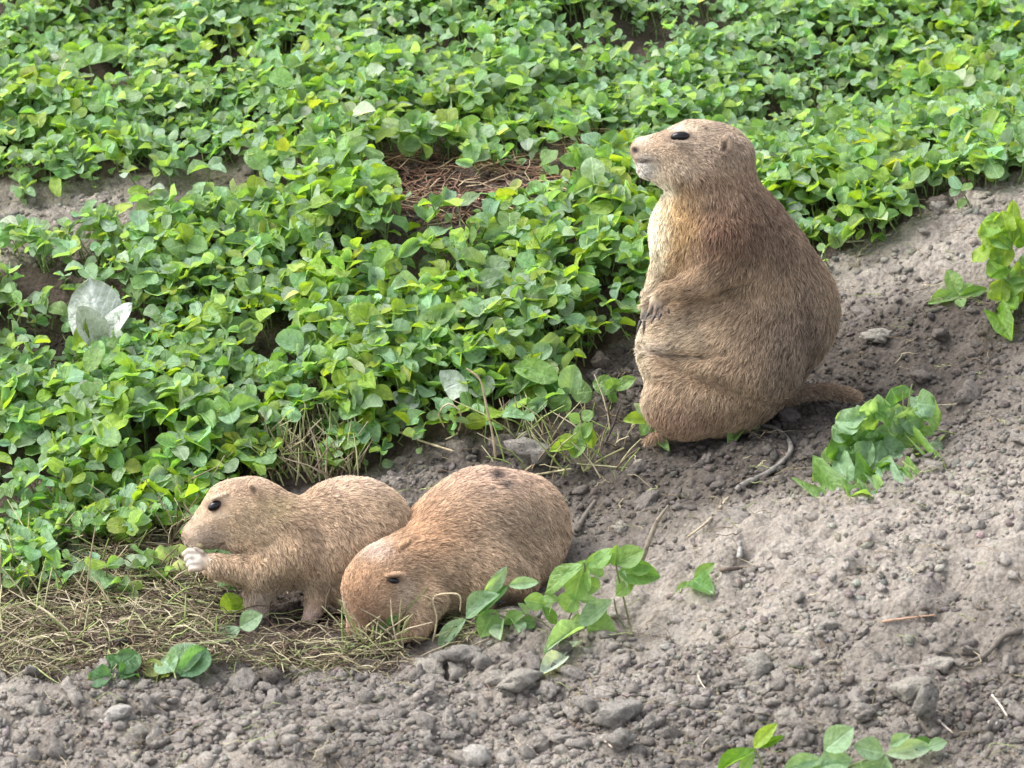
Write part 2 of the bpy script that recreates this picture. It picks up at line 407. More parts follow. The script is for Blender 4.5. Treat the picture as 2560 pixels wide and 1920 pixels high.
u, v, P = u[keep], v[keep], P[keep]; n = len(P)
s_ = 0.0038 + 0.0045*rng.random(n)**2 + 0.006*rng.random(n)**7
P = on_ground(P, 0); P[:, 2] += rough_fine(P[:, 0], P[:, 1])*0.6 + 0.15*s_
x_, y_, z_ = rand_frames(n, tilt=0.35)
sz = np.stack([s_*rng.uniform(0.9, 1.5, n), s_*rng.uniform(0.8, 1.2, n), s_*rng.uniform(0.8, 1.3, n)], 1)
cc = soil_color(P[:, 0], P[:, 1], P[:, 2])*rng.uniform(0.8, 1.4, (n, 1)); cc = (cc*0.8 + 0.2*np.array([0.22, 0.20, 0.185]))*1.35
order = np.argsort(-sz[:, 0]*in_frame(u, v, 0)); big = order[:230]; rest = order[230:]
V, F, C, _ = scatter(var2, F2, P[rest], x_[rest], y_[rest], z_[rest], sz[rest], cc[rest], variant=rng.integers(0, 16, len(rest)))
link('loose_clods', mesh_np('loose_clods', V, F, smooth=False, colr=C, mat=M_clods), kind='stuff', label='small loose clods of dry soil scattered over the bare earth')
V3, F3 = icos(3); clod_meshes = []
for s in range(10):
    Vr = rocky(V3, s+60, 0.5, 1.9); Vr = Vr*(1+0.10*fbm(Vr*6+s, 2, s+5))[:, None]
    clod_meshes.append(mesh_np('soil_clod', Vr, F3, smooth=True, mat=M_clod))
def place_rock(name, P, X, Y, Z, S, color, mesh, **props):
    o = link(name, mesh, **props)
    m = Matrix.Identity(4)
    for r in range(3):
        m[r][0] = X[r]*S[0]; m[r][1] = Y[r]*S[1]; m[r][2] = Z[r]*S[2]; m[r][3] = P[r]
    o.matrix_world = m; o.color = (*[float(min(1, c)) for c in color], 1)
    return o
MARKS = [(1195, 1890, 'whitish stone at the bottom edge'), (1150, 1680, 'pale cube shaped pebble'), (1540, 1786, 'wide block shaped clod'), (1555, 1846, 'round knobbly clod'), (1900, 1662, 'half sunk rounded pale stone'),
 (2348, 1662, 'pale oblong stone'), (2318, 1760, 'upright curved grey slab'), (2492, 1812, 'small white corner stone'), (1965, 1790, 'thin pale stone flake'), (285, 1786, 'whitish chalky stone'), (95, 1775, 'smooth pale clod at lower left'),
 (680, 1690, 'dark brown clod on the rim'), (285, 1680, 'dark crinkled sprig'), (440, 1660, 'broad leaved pale sprig'), (1700, 1450, 'two leaved green sprig'), (1555, 1318, 'small pebble beside the digging rump'), (1332, 1130, 'large rounded grey clod'),
 (2180, 1130, 'curly leaved weed'), (2080, 985, 'tail of the upright animal'), (1950, 1150, 'hooked root'), (1640, 1090, 'front foot of the upright animal'), (1460, 1130, 'yellowish weed tuft'), (1430, 980, 'large clover sprig at the edge'),
 (2370, 720, 'small sprig by the bushy weed'), (2520, 680, 'bushy weed'), (2070, 700, 'rump of the upright animal'), (2080, 1890, 'bottom edge weed'), (1650, 1350, 'upright broken twig'), (1380, 1500, 'long leaved weed'), (1850, 1400, 'grey stub on the mound'),
 (700, 1850, 'middle of the lower left strip'), (2230, 1480, 'reddish straw on the mound'), (1040, 1600, 'digging paws'), (890, 1800, 'bottom left centre'), (500, 1890, 'bottom edge at the left')]
for j, i in enumerate(big):
    if v[i] > 1650: where, grp = 'crumbly bottom strip', 'clods in the crumbly bottom strip'
    elif u[i] > 1500 and v[i] > 1150: where, grp = 'pale mound', 'clods on the pale mound'
    elif v[i] > 1150: where, grp = 'litter', 'clods among the dry litter'
    elif u[i] > 1500: where, grp = 'dark slope', 'clods on the dark slope'
    else: where, grp = 'clover edge', 'clods at the clover edge'
    dd = [math.hypot(u[i]-m_[0], (v[i]-m_[1])*1.4) for m_ in MARKS]; mk = MARKS[int(np.argmin(dd))]; du_, dv_ = u[i]-mk[0], v[i]-mk[1]
    dr = ('left of' if du_ < 0 else 'right of') if abs(du_) > abs(dv_)*1.2 else ('behind' if dv_ < 0 else 'in front of')
    tone = 'pale' if cc[i].mean() > 0.23 else ('grey' if cc[i].mean() > 0.15 else 'dark')
    shp = 'long' if sz[i][0] > 1.35*sz[i][1] else ('flat' if sz[i][2] < 0.9*sz[i][1] else 'round')
    far_ = 'just' if min(dd) < 75 else ('near' if min(dd) < 170 else 'far')
    lab = f"{'bigger' if j < 60 else 'small'} {tone} {shp} soil clod {far_} {dr} the {mk[2]}"
    place_rock('soil_clod', P[i], x_[i], y_[i], z_[i], sz[i]*1.1, cc[i], clod_meshes[j % 10], label=lab, category='soil clod', group=grp)
# the stones and clods one can point at: u, v, width px, height px, colour, label
PALE = (0.46, 0.425, 0.37); GREY = (0.36, 0.335, 0.30); BRN = (0.22, 0.19, 0.165); WHT = (0.62, 0.585, 0.53)
rocks = [(1195, 1890, 72, 58, WHT, 'stone', 'whitish angular stone at the bottom edge below the leafy weed'),
 (1150, 1680, 52, 44, PALE, 'stone', 'pale cube shaped pebble on the crumbly strip below the long leaved weed'),
 (1160, 1636, 72, 52, GREY, 'soil clod', 'large grey pyramid clod touching the lowest long leaf of the weed'),
 (1092, 1650, 50, 44, GREY, 'soil clod', 'light grey clod just left of the pyramid clod'),
 (1080, 1672, 66, 30, PALE, 'soil clod', 'low pale clod in front of the light grey clod'),
 (1206, 1654, 44, 36, GREY, 'soil clod', 'small pointed clod just right of the pyramid clod'),
 (1243, 1696, 60, 34, PALE, 'soil clod', 'pale wedge shaped clod below the long leaved weed'),
 (1295, 1700, 90, 50, PALE, 'soil clod', 'pinkish pale lumpy clod above a dark hole in the crumbly strip'),
 (1540, 1786, 100, 66, GREY, 'soil clod', 'wide block shaped grey clod in the middle of the crumbly strip'),
 (1472, 1762, 62, 44, GREY, 'soil clod', 'smooth slanted clod against the left side of the wide block clod'),
 (1555, 1846, 62, 56, GREY, 'soil clod', 'round knobbly clod below the wide block clod'),
 (1900, 1662, 82, 52, PALE, 'stone', 'rounded pale stone half sunk in the right hand mound'),
 (2348, 1662, 64, 42, PALE, 'stone', 'pale oblong stone with dark underside on the lower right slope'),
 (2270, 1720, 78, 50, PALE, 'stone', 'flat triangular pale stone below the oblong stone'),
 (2318, 1760, 60, 96, GREY, 'stone', 'upright curved grey stone slab on the lower right slope'),
 (2492, 1812, 40, 28, WHT, 'stone', 'small white stone near the bottom right corner'),
 (1965, 1790, 66, 30, PALE, 'stone', 'thin pale flake of stone above the bottom weed'),
 (285, 1786, 66, 40, WHT, 'stone', 'whitish chalky stone at the lower left'),
 (352, 1832, 58, 46, PALE, 'stone', 'pale angular stone just right of the chalky stone'),
 (95, 1775, 50, 44, PALE, 'stone', 'smooth pale rounded clod in the lower left corner'),
 (680, 1690, 56, 46, BRN, 'soil clod', 'dark brown clod standing on the rim of the crumbly strip'),
 (1555, 1318, 40, 26, PALE, 'stone', 'small pale pebble right of the digging animal'),
 (1332, 1130, 84, 70, GREY, 'stone', 'large rounded grey clod behind the digging animal'),
 (1312, 1092, 40, 30, PALE, 'stone', 'small light pebble on top of the large rounded clod'),
 (1260, 1120, 60, 56, BRN, 'soil clod', 'brown clod left of the large rounded clod'),
 (1487, 938, 34, 22, GREY, 'stone', 'small smooth grey pebble left of the upright animal'),
 (1500, 905, 44, 40, BRN, 'soil clod', 'dark boat shaped clod above the smooth grey pebble'),
 (1590, 1160, 26, 18, PALE, 'stone', 'tiny pale pebble in front of the upright animal'),
 (2155, 1248, 22, 18, WHT, 'stone', 'tiny cream pebble under the curly leaved weed'),
 (2194, 838, 60, 30, PALE, 'soil clod', 'long pale ridge clod right of the upright animal'),
 (2300, 940, 56, 30, BRN, 'soil clod', 'dark clod on the dark slope above the curly leaved weed'),
 (2190, 1415, 30, 20, PALE, 'stone', 'pale pebble in the middle of the pale mound'),
 (2424, 1416, 18, 16, WHT, 'stone', 'tiny white round pebble on the pale mound'),
 (1960, 1390, 26, 20, BRN, 'soil clod', 'tiny black lump on the pale mound near the upright twig stub')]
mpx = lambda D: TW*D/2560
for j, (uu, vv, wd, ht, c, cat, lab) in enumerate(rocks):
    Pg = G(uu, vv + ht*0.30); D = groundD(uu, vv+ht*0.3)[0]; s = mpx(D); D1 = D
    for _ in range(3): D1 -= 0.8*(ground_z(Pg[:1], Pg[1:2])[0] + 0.8*rough_fine(Pg[:1], Pg[1:2])[0] - Pg[2])/0.55; Pg = PX(np.array(uu), np.array(vv + ht*0.3), np.array(D1))
    n = hnorm(Pg[:1], Pg[1:2])[0]; Z = norm(n + 0.25*rng.normal(size=3)); X = norm(np.cross(np.array([0, 1.0, 0]) + 0.3*rng.normal(size=3), Z)); Y = np.cross(Z, X)
    place_rock('stone' if cat == 'stone' else 'soil_clod', Pg + np.array([0, 0, ht*s*0.32]), X, Y, Z, (wd*s*0.58, wd*s*0.5, ht*s*0.85), np.array(c)*rng.uniform(0.9, 1.05), clod_meshes[j % 10], label=lab, category=cat)

# ------------------------------------------------------------------ leaves
def leaf_template(rows_t, rows_w, nacross, fold=0.25, droop=0.25, wav=0.0, seed=0):
    V = []; UVs = []; r = np.random.default_rng(seed)
    ac = np.linspace(-1, 1, nacross)
    for t, w_ in zip(rows_t, rows_w):
        for a in ac:
            zc = fold*abs(a)*w_*0.5 - droop*t*t + wav*math.sin(7*t + 2.2*a*(1 if a > 0 else -1.4) + seed)*abs(a)
            V.append((a*w_*0.5, t, zc)); UVs.append((0.5+a*0.5*w_, t))
    V = np.array(V); F = []
    for i in range(len(rows_t)-1):
        for j in range(nacross-1):
            q = i*nacross+j; F.append((q, q+1, q+nacross+1, q+nacross))
    return V, np.array(F), np.array(UVs)
ROUND = ([0, .13, .36, .64, .88, 1.0], [0.10, .60, .95, 1.0, .78, 0.34])
tmpl = [leaf_template(*ROUND, 3, f, d, wv, s) for s, (f, d, wv) in enumerate([(0.3, 0.15, 0.06), (0.6, 0.25, 0.08), (0.12, 0.15, 0.10), (0.4, -0.2, 0.07), (0.8, 0.12, 0.05), (-0.25, 0.3, 0.08), (0.3, 0.5, 0.11), (0.5, 0.02, 0.08)])]
LV = np.array([t[0] for t in tmpl]); LF = tmpl[0][1]; LUV = tmpl[0][2]

nc = 32000
sx_ = rng.uniform(-0.86, 0.86, nc); sy_ = rng.uniform(4.35, 6.75, nc)
sz_ = ground_z(sx_, sy_); root = np.stack([sx_, sy_, sz_], 1)
ru, rv, rd = to_px(root)
jit = 26*fbm(xy0(sx_, sy_, 22), 2, 8)
m = clover_mask(ru, rv, jit)
patch = fbm(xy0(sx_*1.0, sy_*0.8, 5.5), 3, 31)
hole = fbm(xy0(sx_, sy_, 13), 2, 44)
m &= (hole > -0.42) | (rng.random(nc) < 0.25)
m &= rng.random(nc) < 0.92
# thin, ragged fringe just below the edge of the carpet
fr = (~m) & clover_mask(ru, rv-60, jit) & (rng.random(nc) < 0.10)
m |= fr
m |= inpoly(ru, rv, LITTER) & (rng.random(nc) < 0.07)
root = root[m]; patch = patch[m]; hole = hole[m]; nS = len(root)
ru, rv, rd = to_px(root)
hgt = (0.026 + 0.026*np.clip(0.5+0.7*patch, 0, 1.2) + 0.018*rng.random(nS))
edge = ~clover_mask(ru, rv+90); hgt *= np.where(edge, 0.62, 1.0)
lean = rng.normal(size=(nS, 3))*0.32; lean[:, 2] = 1; lean[:, 0] -= 0.16; lean[:, 1] -= 0.14
sd_ = norm(lean); tip = root + sd_*hgt[:, None]
mid = root + sd_*hgt[:, None]*0.5 + rng.normal(size=(nS, 3))*0.004
print('sprigs', nS)
path = np.stack([root, mid, tip], 1); rad = np.stack([np.full(nS, .0011), np.full(nS, .0009), np.full(nS, .0007)], 1)
V, F = tubes(path, rad, 3)
sc_ = np.repeat(np.array([0.20, 0.27, 0.10])*rng.uniform(0.5, 1.3, (nS, 1)), 9, 0)
stems_mesh = mesh_np('clover_stems', V, F, colr=sc_, mat=M_stems)
# leaflets: three round the tip, one or two lower down
lp = []; ld = []; lsz = []; lsp = []; ltop = []
ph = rng.uniform(0, 2*np.pi, nS)
e1 = norm(np.cross(sd_, rng.normal(size=(nS, 3)))); e2 = np.cross(sd_, e1)
base_len = rng.uniform(0.0115, 0.0245, nS)*np.clip(1.0 + 0.25*patch, 0.75, 1.25)
for k in range(5):
    if k < 3:
        a = ph + k*2.094 + rng.normal(size=nS)*0.25; src = tip; f = 1.0; elev = rng.uniform(-0.1, 0.75, nS)
        sel_ = np.ones(nS, bool)
    else:
        a = rng.uniform(0, 6.28, nS); src = root + (tip-root)*rng.uniform(0.3, 0.8, (nS, 1)); f = 0.75; elev = rng.uniform(0.0, 0.9, nS)
        sel_ = rng.random(nS) < 0.42
    d = norm(np.cos(a)[:, None]*e1 + np.sin(a)[:, None]*e2 + elev[:, None]*sd_)
    lp.append(src[sel_]); ld.append(d[sel_]); lsz.append((base_len*f*rng.uniform(0.8, 1.15, nS))[sel_]); lsp.append(np.arange(nS)[sel_]); ltop.append(np.full(sel_.sum(), k < 3))
lp = np.concatenate(lp); ld = np.concatenate(ld); lsz = np.concatenate(lsz); lsp = np.concatenate(lsp); ltop = np.concatenate(ltop)
nl = len(lp)
upv = norm(np.array([-0.10, -0.18, 1.0]) + 0.46*rng.normal(size=(nl, 3)))
LX = norm(np.cross(ld, upv)); LZ = np.cross(LX, ld)
wid = lsz*rng.uniform(0.5, 0.98, nl)
def leaf_colors(n, patchv):
    c = np.empty((n, 3)); r = rng.random(n) + 0.25*patchv
    A = np.array([0.190, 0.325, 0.110]); B = np.array([0.240, 0.375, 0.210]); Y = np.array([0.245, 0.365, 0.050]); Dk = np.array([0.100, 0.195, 0.065]); W = np.array([0.36, 0.47, 0.33])  # pale blue-green and whitish tones put sky sheen and wet glints into the colour
    c[:] = A; c[r < 0.50] = B; c[r > 0.86] = Y
    q = rng.random(n); c[q < 0.10] = Dk; c[(q > 0.955)] = W
    return c*rng.uniform(0.80, 1.32, (n, 1))*(1+0.06*rng.normal(size=(n, 3)))
lc = leaf_colors(nl, patch[lsp])
lu, lv_, _ = to_px(lp)
# the 300 leaves that stand highest and largest become leaves of their own
score = (lp[:, 2] - ground_z(lp[:, 0], lp[:, 1]))*ltop + 0.9*lsz
score = np.where(in_frame(lu, lv_, -15), score, -1); pick = np.zeros(nl, bool); pick[np.argsort(-score)[:300]] = True
q = ~pick; var = rng.integers(0, 8, nl)
S3 = np.stack([wid, lsz, lsz], 1)
V, F, C, U = scatter(LV, LF, lp[q], LX[q], ld[q], LZ[q], S3[q], lc[q], LUV, var[q])
carpet = link('clover_carpet', mesh_np('clover_carpet', V, F, colr=C, uv=U, mat=M_leaves), kind='stuff', label='dense carpet of low green clover covering the slope behind the animals')
link('clover_stems', stems_mesh, parent=carpet, kind='stuff')
fine = [leaf_template([0, .05, .15, .3, .48, .66, .82, .93, 1.0], [0.06, .30, .66, .90, 1.0, .95, .72, .42, 0.05], 7, f, d, wv, s) for s, (f, d, wv) in enumerate([(0.4, 0.25, 0.06), (0.7, 0.3, 0.08), (0.2, 0.2, 0.09), (0.5, -0.2, 0.06), (-0.3, 0.35, 0.07), (0.35, 0.5, 0.09)])]
fine_meshes = [mesh_np('leaf', t[0], t[1], uv=t[2], mat=M_leaf) for t in fine]
def put_leaf(parent, P, X, Y, Z, S, color, mesh, name='leaf', inv=None, **props):
    o = link(name, mesh, parent=parent, **props); m = Matrix.Identity(4)
    for r in range(3):
        m[r][0] = X[r]*S[0]; m[r][1] = Y[r]*S[1]; m[r][2] = Z[r]*S[2]; m[r][3] = P[r]
    o.matrix_basis = m if parent is None else Matrix.Translation(-Vector(parent.location)) @ m
    o.color = (*[float(min(1, max(0, c))) for c in color], 1)
    return o
for j, i in enumerate(np.nonzero(pick)[0]):
    put_leaf(carpet, lp[i], LX[i], ld[i], LZ[i], S3[i]*1.12, lc[i], fine_meshes[j % 6])
# the slope beyond the picture: coarser clover
nf = 22000
fx = np.r_[rng.uniform(-2.2, 2.2, 16000), rng.uniform(-8, 8, 6000)]; fy = np.r_[rng.uniform(4.5, 8.5, 16000), rng.uniform(4.5, 16, 6000)]; k = (np.abs(fx) > 0.86) | (fy > 6.75)
fu, fv, _ = to_px(np.stack([fx, fy, hbase(fx, fy)], 1)); k &= inpoly(fu, fv, CLOVER); fx, fy = fx[k], fy[k]; nf = len(fx)
fp = np.stack([fx, fy, ground_z(fx, fy)+0.03+0.04*rng.random(nf)], 1)
x_, y_, z_ = rand_frames(nf, tilt=0.5); s_ = rng.uniform(0.03, 0.055, nf)*np.where(np.hypot(fx, fy-5) > 3, 1.7, 1)
V, F, C, U = scatter(LV, LF, fp, x_, y_, z_, np.stack([s_*0.9, s_, s_], 1), leaf_colors(nf, np.zeros(nf)), LUV, rng.integers(0, 8, nf))
link('far_clover', mesh_np('far_clover', V, F, colr=C, uv=U, mat=M_leaves), kind='stuff', label='clover continuing up the slope beyond the carpet')

# ------------------------------------------------------------------ dry litter
def straws(n, pts, lmin, lmax, r0, curl, flat, cols, lift=0.004):
    a = rng.uniform(0, 2*np.pi, n); d = norm(np.stack([np.cos(a), np.sin(a)*0.8, flat*rng.normal(size=n)], 1))
    ln = rng.uniform(lmin, lmax, n); K = 6; t = np.linspace(-0.5, 0.5, K)
    side = norm(np.cross(d, np.array([0, 0, 1.0]))); cu = curl*rng.normal(size=n); cz = curl*rng.normal(size=n)*0.6
    path = pts[:, None] + d[:, None]*(t*1.0)[None, :, None]*ln[:, None, None] + side[:, None]*((t**2-0.1)[None, :]*cu[:, None]*ln[:, None])[..., None] + np.array([0, 0, 1.0])*((0.25-t**2)[None, :]*np.abs(cz)[:, None]*ln[:, None])[..., None]
    path += rng.normal(size=path.shape)*0.0012
    g = ground_z(path[..., 0].ravel(), path[..., 1].ravel()).reshape(path.shape[:2])
    path[..., 2] = np.maximum(path[..., 2], g+lift*0.6)
    rad = r0*rng.uniform(0.6, 1.4, (n, 1))*np.array([0.6, 1, 1, 1, 0.8, 0.3])
    V, F = tubes(path, rad, 3)
    c = cols[rng.integers(0, len(cols), n)]*rng.uniform(0.6, 1.25, (n, 1))
    return V, F, np.repeat(c, K*3, 0)
STRAW = np.array([[0.44, 0.38, 0.24], [0.48, 0.42, 0.26], [0.30, 0.34, 0.14], [0.26, 0.22, 0.12], [0.22, 0.16, 0.10], [0.09, 0.06, 0.045], [0.13, 0.085, 0.06], [0.46, 0.40, 0.28], [0.20, 0.23, 0.08], [0.10, 0.07, 0.05]])
u = rng.uniform(-250, 1300, 14000); v = rng.uniform(1150, 1720, 14000); k = inpoly(u, v, LITTER) & ~((u > 560) & (u < 850) & (v > 1430) & (v < 1620) & (rng.random(14000) < 0.88)) & (fbm(np.c_[u, v, u*0]*0.008, 2, 4) + rng.random(14000) > 0.15)
u, v = u[k], v[k]; pts = PX(u, v, groundD(u, v)); pts[:, 2] = ground_z(pts[:, 0], pts[:, 1]) + 0.004 + 0.012*rng.random(len(u))**2
V, F, C = straws(len(u), pts, 0.014, 0.075, 0.00062, 0.42, 0.12, STRAW)
link('dry_grass_litter', mesh_np('dry_grass_litter', V, F, colr=C, mat=M_stems), kind='stuff', label='tangled mat of dry straw and roots in front of the feeding animals')
# thinner scatter of rootlets over the bare soil and straw in the clover gaps
u, v, P = bare_points(1500); P = on_ground(P, 0.008)
V, F, C = straws(len(P), P, 0.010, 0.040, 0.00042, 0.6, 0.1, STRAW[[2, 3, 4, 0, 4]])
u2 = rng.uniform(900, 1620, 900); v2 = rng.uniform(330, 570, 900); k = inpoly(u2, v2, BARE[1]); P2 = PX(u2[k], v2[k], groundD(u2[k], v2[k])); P2 = on_ground(P2, 0.006)
Vb, Fb, Cb = straws(len(P2), P2, 0.03, 0.09, 0.0008, 0.3, 0.05, np.array([[0.30, 0.17, 0.11], [0.45, 0.34, 0.22], [0.2, 0.11, 0.08]]))
link('rootlets', mesh_np('rootlets', np.r_[V, Vb], np.r_[F, Fb+len(V)], colr=np.r_[C, Cb], mat=M_stems), kind='stuff', label='fine dry rootlets and straw scattered over the bare soil')

ns_ = 150; u = rng.uniform(640, 900, ns_); v = rng.uniform(1110, 1215, ns_); u = np.r_[u, rng.uniform(150, 480, 60)]; v = np.r_[v, rng.uniform(1330, 1400, 60)]; 
u = np.r_[u, rng.uniform(-100, 760, 420), rng.uniform(1230, 1580, 70), rng.uniform(850, 1010, 34)]; v = np.r_[v, rng.uniform(1240, 1640, 420), rng.uniform(1060, 1200, 70), rng.uniform(1606, 1640, 34)]; kk_ = np.r_[np.ones(210, bool), inpoly(u[210:630], v[210:630], LITTER) & ~((u[210:630] > 560) & (u[210:630] < 860) & (v[210:630] > 1430)), np.ones(104, bool)]; u = u[kk_]; v = v[kk_]; ns_ = len(u)
Pr = PX(u, v, groundD(u, v)); dr_ = norm(rng.normal(size=(ns_, 3))*0.35 + np.array([-0.15, -0.1, 1])); hh = rng.uniform(0.025, 0.06, (ns_, 1, 1)); t_ = np.linspace(0, 1, 4)[None, :, None]
pth = Pr[:, None] + dr_[:, None]*t_*hh + rng.normal(size=(ns_, 1, 3))*0.02*t_**2*np.array([1, 1, 0.2]); V, F = tubes(pth, np.tile(np.array([[.0010, .0010, .0008, .0005]]), (ns_, 1)), 4)
link('dry_stems', mesh_np('dry_stems', V, F, colr=np.repeat(np.array([[0.42, 0.40, 0.22], [0.26, 0.34, 0.10], [0.45, 0.38, 0.26], [0.20, 0.15, 0.10]])[rng.integers(0, 4, ns_)], 16, 0), mat=M_stems), kind='stuff', label='pale dry stems standing under the lower edge of the clover')
# single stalks, twigs and roots: pixel path, (height above ground px per point), radius mm, colour, label
def bez(pts, k=20):
    pts = np.array(pts, float); t = np.linspace(0, len(pts)-1, k); i = np.clip(t.astype(int), 0, len(pts)-2); f = t - i
    p0 = pts[np.clip(i-1, 0, None)]; p1 = pts[i]; p2 = pts[i+1]; p3 = pts[np.clip(i+2, None, len(pts)-1)]; f = f[:, None]
    return 0.5*((2*p1) + (-p0+p2)*f + (2*p0-5*p1+4*p2-p3)*f**2 + (-p0+3*p1-3*p2+p3)*f**3)
TAN_ = math.tan(PITCH)
def stalk(name, cat, lab, pts, r0, r1, color, parent=None, sides=6, off=None, group=None):
    """pts: (u, v, g) where g is the v of the ground under that point"""
    q = bez(pts, 4*len(pts)+4); D = groundD(q[:, 0], q[:, 2]); D = D - TAN_*(q[:, 2]-q[:, 1])*mpx(D) - r0*0.6
    W = PX(q[:, 0], q[:, 1], D)
    for _ in range(3):
        lowz = np.clip(ground_z(W[:, 0], W[:, 1]) + rough_fine(W[:, 0], W[:, 1])*0.9 + 0.0015 + r0*0.5 - W[:, 2], 0, None); D = D - lowz/0.5; W = PX(q[:, 0], q[:, 1], D)
    o0 = W[0].copy() if parent is None else np.array(parent.location)
    n = len(W); wob = 1 + 0.18*fbm(np.c_[np.arange(n)*0.7, np.zeros(n), np.full(n, pts[0][0]*0.1)], 2, 3)
    wob[0] *= 0.1; wob[1] *= 0.85; wob[-1] *= 0.1; W[0] = W[1] + (W[0]-W[1])*0.35
    V, F = tubes((W-o0)[None], ((r0 + (r1-r0)*np.linspace(0, 1, n))*wob)[None], sides)
    me = mesh_np(name, V, F, mat=M_stem)
    pr = {}
    if parent is None:
        pr = dict(label=lab, category=cat)
        if group: pr['group'] = group
        o = link(name, me, loc=o0, **pr)
    else: o = link(name, me, parent=parent)
    o.color = (*color, 1)
    return o
ST = (0.46, 0.38, 0.24); STD = (0.22, 0.17, 0.12); GR = (0.30, 0.285, 0.26)
def flat(pp, lift=0): return [(a, b, b+lift) for a, b in pp]
stalk('curved_root', 'root', 'pale bare root curving in a hook behind the upright animal', flat([(1895, 1062), (1935, 1070), (1968, 1095), (1977, 1125), (1955, 1155), (1915, 1185), (1870, 1205), (1840, 1225)], 4), 0.0020, 0.0034, (0.19, 0.175, 0.155))
stalk('dry_twig', 'twig', 'thin straight twig running down from the hooked root', flat([(1825, 1240), (1790, 1280), (1765, 1308), (1715, 1345)], 3), 0.0018, 0.0011, (0.4, 0.34, 0.24))
stalk('dry_stalk', 'stalk', 'tall thin tan stalk arching up behind the digging animal', [(1240, 1155, 1160), (1232, 1090, 1160), (1215, 1010, 1160), (1200, 950, 1160), (1165, 920, 1160)], 0.0016, 0.0010, ST)
stalk('dry_stalk', 'stalk', 'pale straw slanting across the dark soil between clover and digging animal', [(1140, 1130, 1132), (1060, 1105, 1120), (1010, 1085, 1110), (955, 1060, 1095)], 0.0014, 0.0010, ST)
stalk('dry_stalk', 'stalk', 'looped pale root standing in the dark gap under the clover edge', [(1110, 1100, 1102), (1145, 1080, 1110), (1150, 1030, 1112), (1120, 1010, 1110), (1098, 1035, 1108), (1112, 1070, 1105)], 0.0011, 0.0008, ST)
stalk('dry_twig', 'twig', 'upright broken grey twig beside the long leaved weed', [(1590, 1440, 1450), (1612, 1380, 1450), (1640, 1310, 1440), (1652, 1290, 1440), (1672, 1262, 1440)], 0.0036, 0.0012, (0.25, 0.21, 0.16))
stalk('dry_twig', 'twig', 'short dark twig lying just behind the rump of the digging animal', flat([(1440, 1330), (1462, 1290), (1490, 1250)], 4), 0.0035, 0.0025, (0.14, 0.12, 0.1))
stalk('dry_straw', 'straw', 'long yellowish straw lying across the litter below the digging head', flat([(780, 1660), (860, 1640), (930, 1625), (1010, 1620)], 6), 0.0016, 0.0012, (0.45, 0.42, 0.22))
stalk('dry_stalk', 'stalk', 'bent wiry root looping up against the shoulder of the digging animal', [(1080, 1610, 1612), (1092, 1550, 1612), (1083, 1500, 1612), (1100, 1486, 1612), (1148, 1488, 1612), (1150, 1530, 1612)], 0.0010, 0.0008, ST)
stalk('dry_stalk', 'stalk', 'forked pale root in front of the cheek of the digging animal', [(1055, 1560, 1600), (1066, 1520, 1600), (1080, 1500, 1600), (1050, 1487, 1600)], 0.0010, 0.0007, ST)
stalk('dry_stalk', 'stalk', 'dark thin stem bowed beside the snout of the digging animal', [(812, 1535, 1560), (818, 1490, 1560), (838, 1452, 1560), (858, 1442, 1560)], 0.0011, 0.0009, (0.34, 0.27, 0.18))
stalk('dry_stalk', 'stalk', 'dark wiry stem reaching over the litter at the far left', [(0, 1290, 1320), (110, 1275, 1330), (190, 1295, 1340), (235, 1340, 1345)], 0.0009, 0.0006, (0.10, 0.07, 0.05))
stalk('dry_stalk', 'stalk', 'thin upright stalk standing in the left litter', [(190, 1590, 1600), (215, 1480, 1600), (228, 1380, 1600), (240, 1310, 1600)], 0.0010, 0.0006, (0.38, 0.3, 0.18))
stalk('dry_straw', 'straw', 'pale thick straw slanting across the left litter', flat([(250, 1300), (300, 1325), (350, 1370)], 5), 0.0015, 0.0010, (0.5, 0.45, 0.33))
stalk('dry_straw', 'straw', 'long pale straw at the lower left of the litter', flat([(20, 1520), (90, 1570), (150, 1610), (200, 1640)], 5), 0.0014, 0.0009, (0.42, 0.35, 0.22))
stalk('dry_straw', 'straw', 'bent pale straw in the middle of the left litter', flat([(230, 1480), (290, 1520), (315, 1560)], 4), 0.0013, 0.0009, (0.45, 0.36, 0.24))
stalk('dry_straw', 'straw', 'whitish straw curving on the crumbly strip below the block clod', flat([(1458, 1832), (1490, 1838), (1515, 1855), (1532, 1870)], 3), 0.0012, 0.0008, (0.5, 0.42, 0.33))
stalk('dry_straw', 'straw', 'thin straw arch near the left end of the bottom weed', [(1755, 1895, 1898), (1757, 1862, 1898), (1775, 1842, 1890)], 0.0008, 0.0006, (0.42, 0.36, 0.28))
stalk('dry_straw', 'straw', 'pale straw slanting down beside the rounded pale stone', flat([(1742, 1680), (1755, 1710), (1780, 1740)], 3), 0.0009, 0.0006, (0.45, 0.38, 0.3))
stalk('dry_straw', 'straw', 'white straw slanting beside the small white stone', flat([(2478, 1735), (2500, 1762), (2518, 1790)], 3), 0.0012, 0.0008, (0.55, 0.48, 0.4))
stalk('dry_straw', 'straw', 'short white straw above the bottom weed', flat([(2345, 1798), (2362, 1815), (2382, 1832)], 3), 0.0012, 0.0008, (0.55, 0.48, 0.4))
stalk('dry_twig', 'twig', 'dark horizontal twig on the pale mound', flat([(1798, 1425), (1850, 1420), (1905, 1418)], 4), 0.0026, 0.0012, (0.17, 0.13, 0.10))
stalk('dry_twig', 'twig', 'short grey stub standing on the pale mound', [(1848, 1395, 1398), (1850, 1370, 1398), (1852, 1352, 1398)], 0.0028, 0.0022, GR)
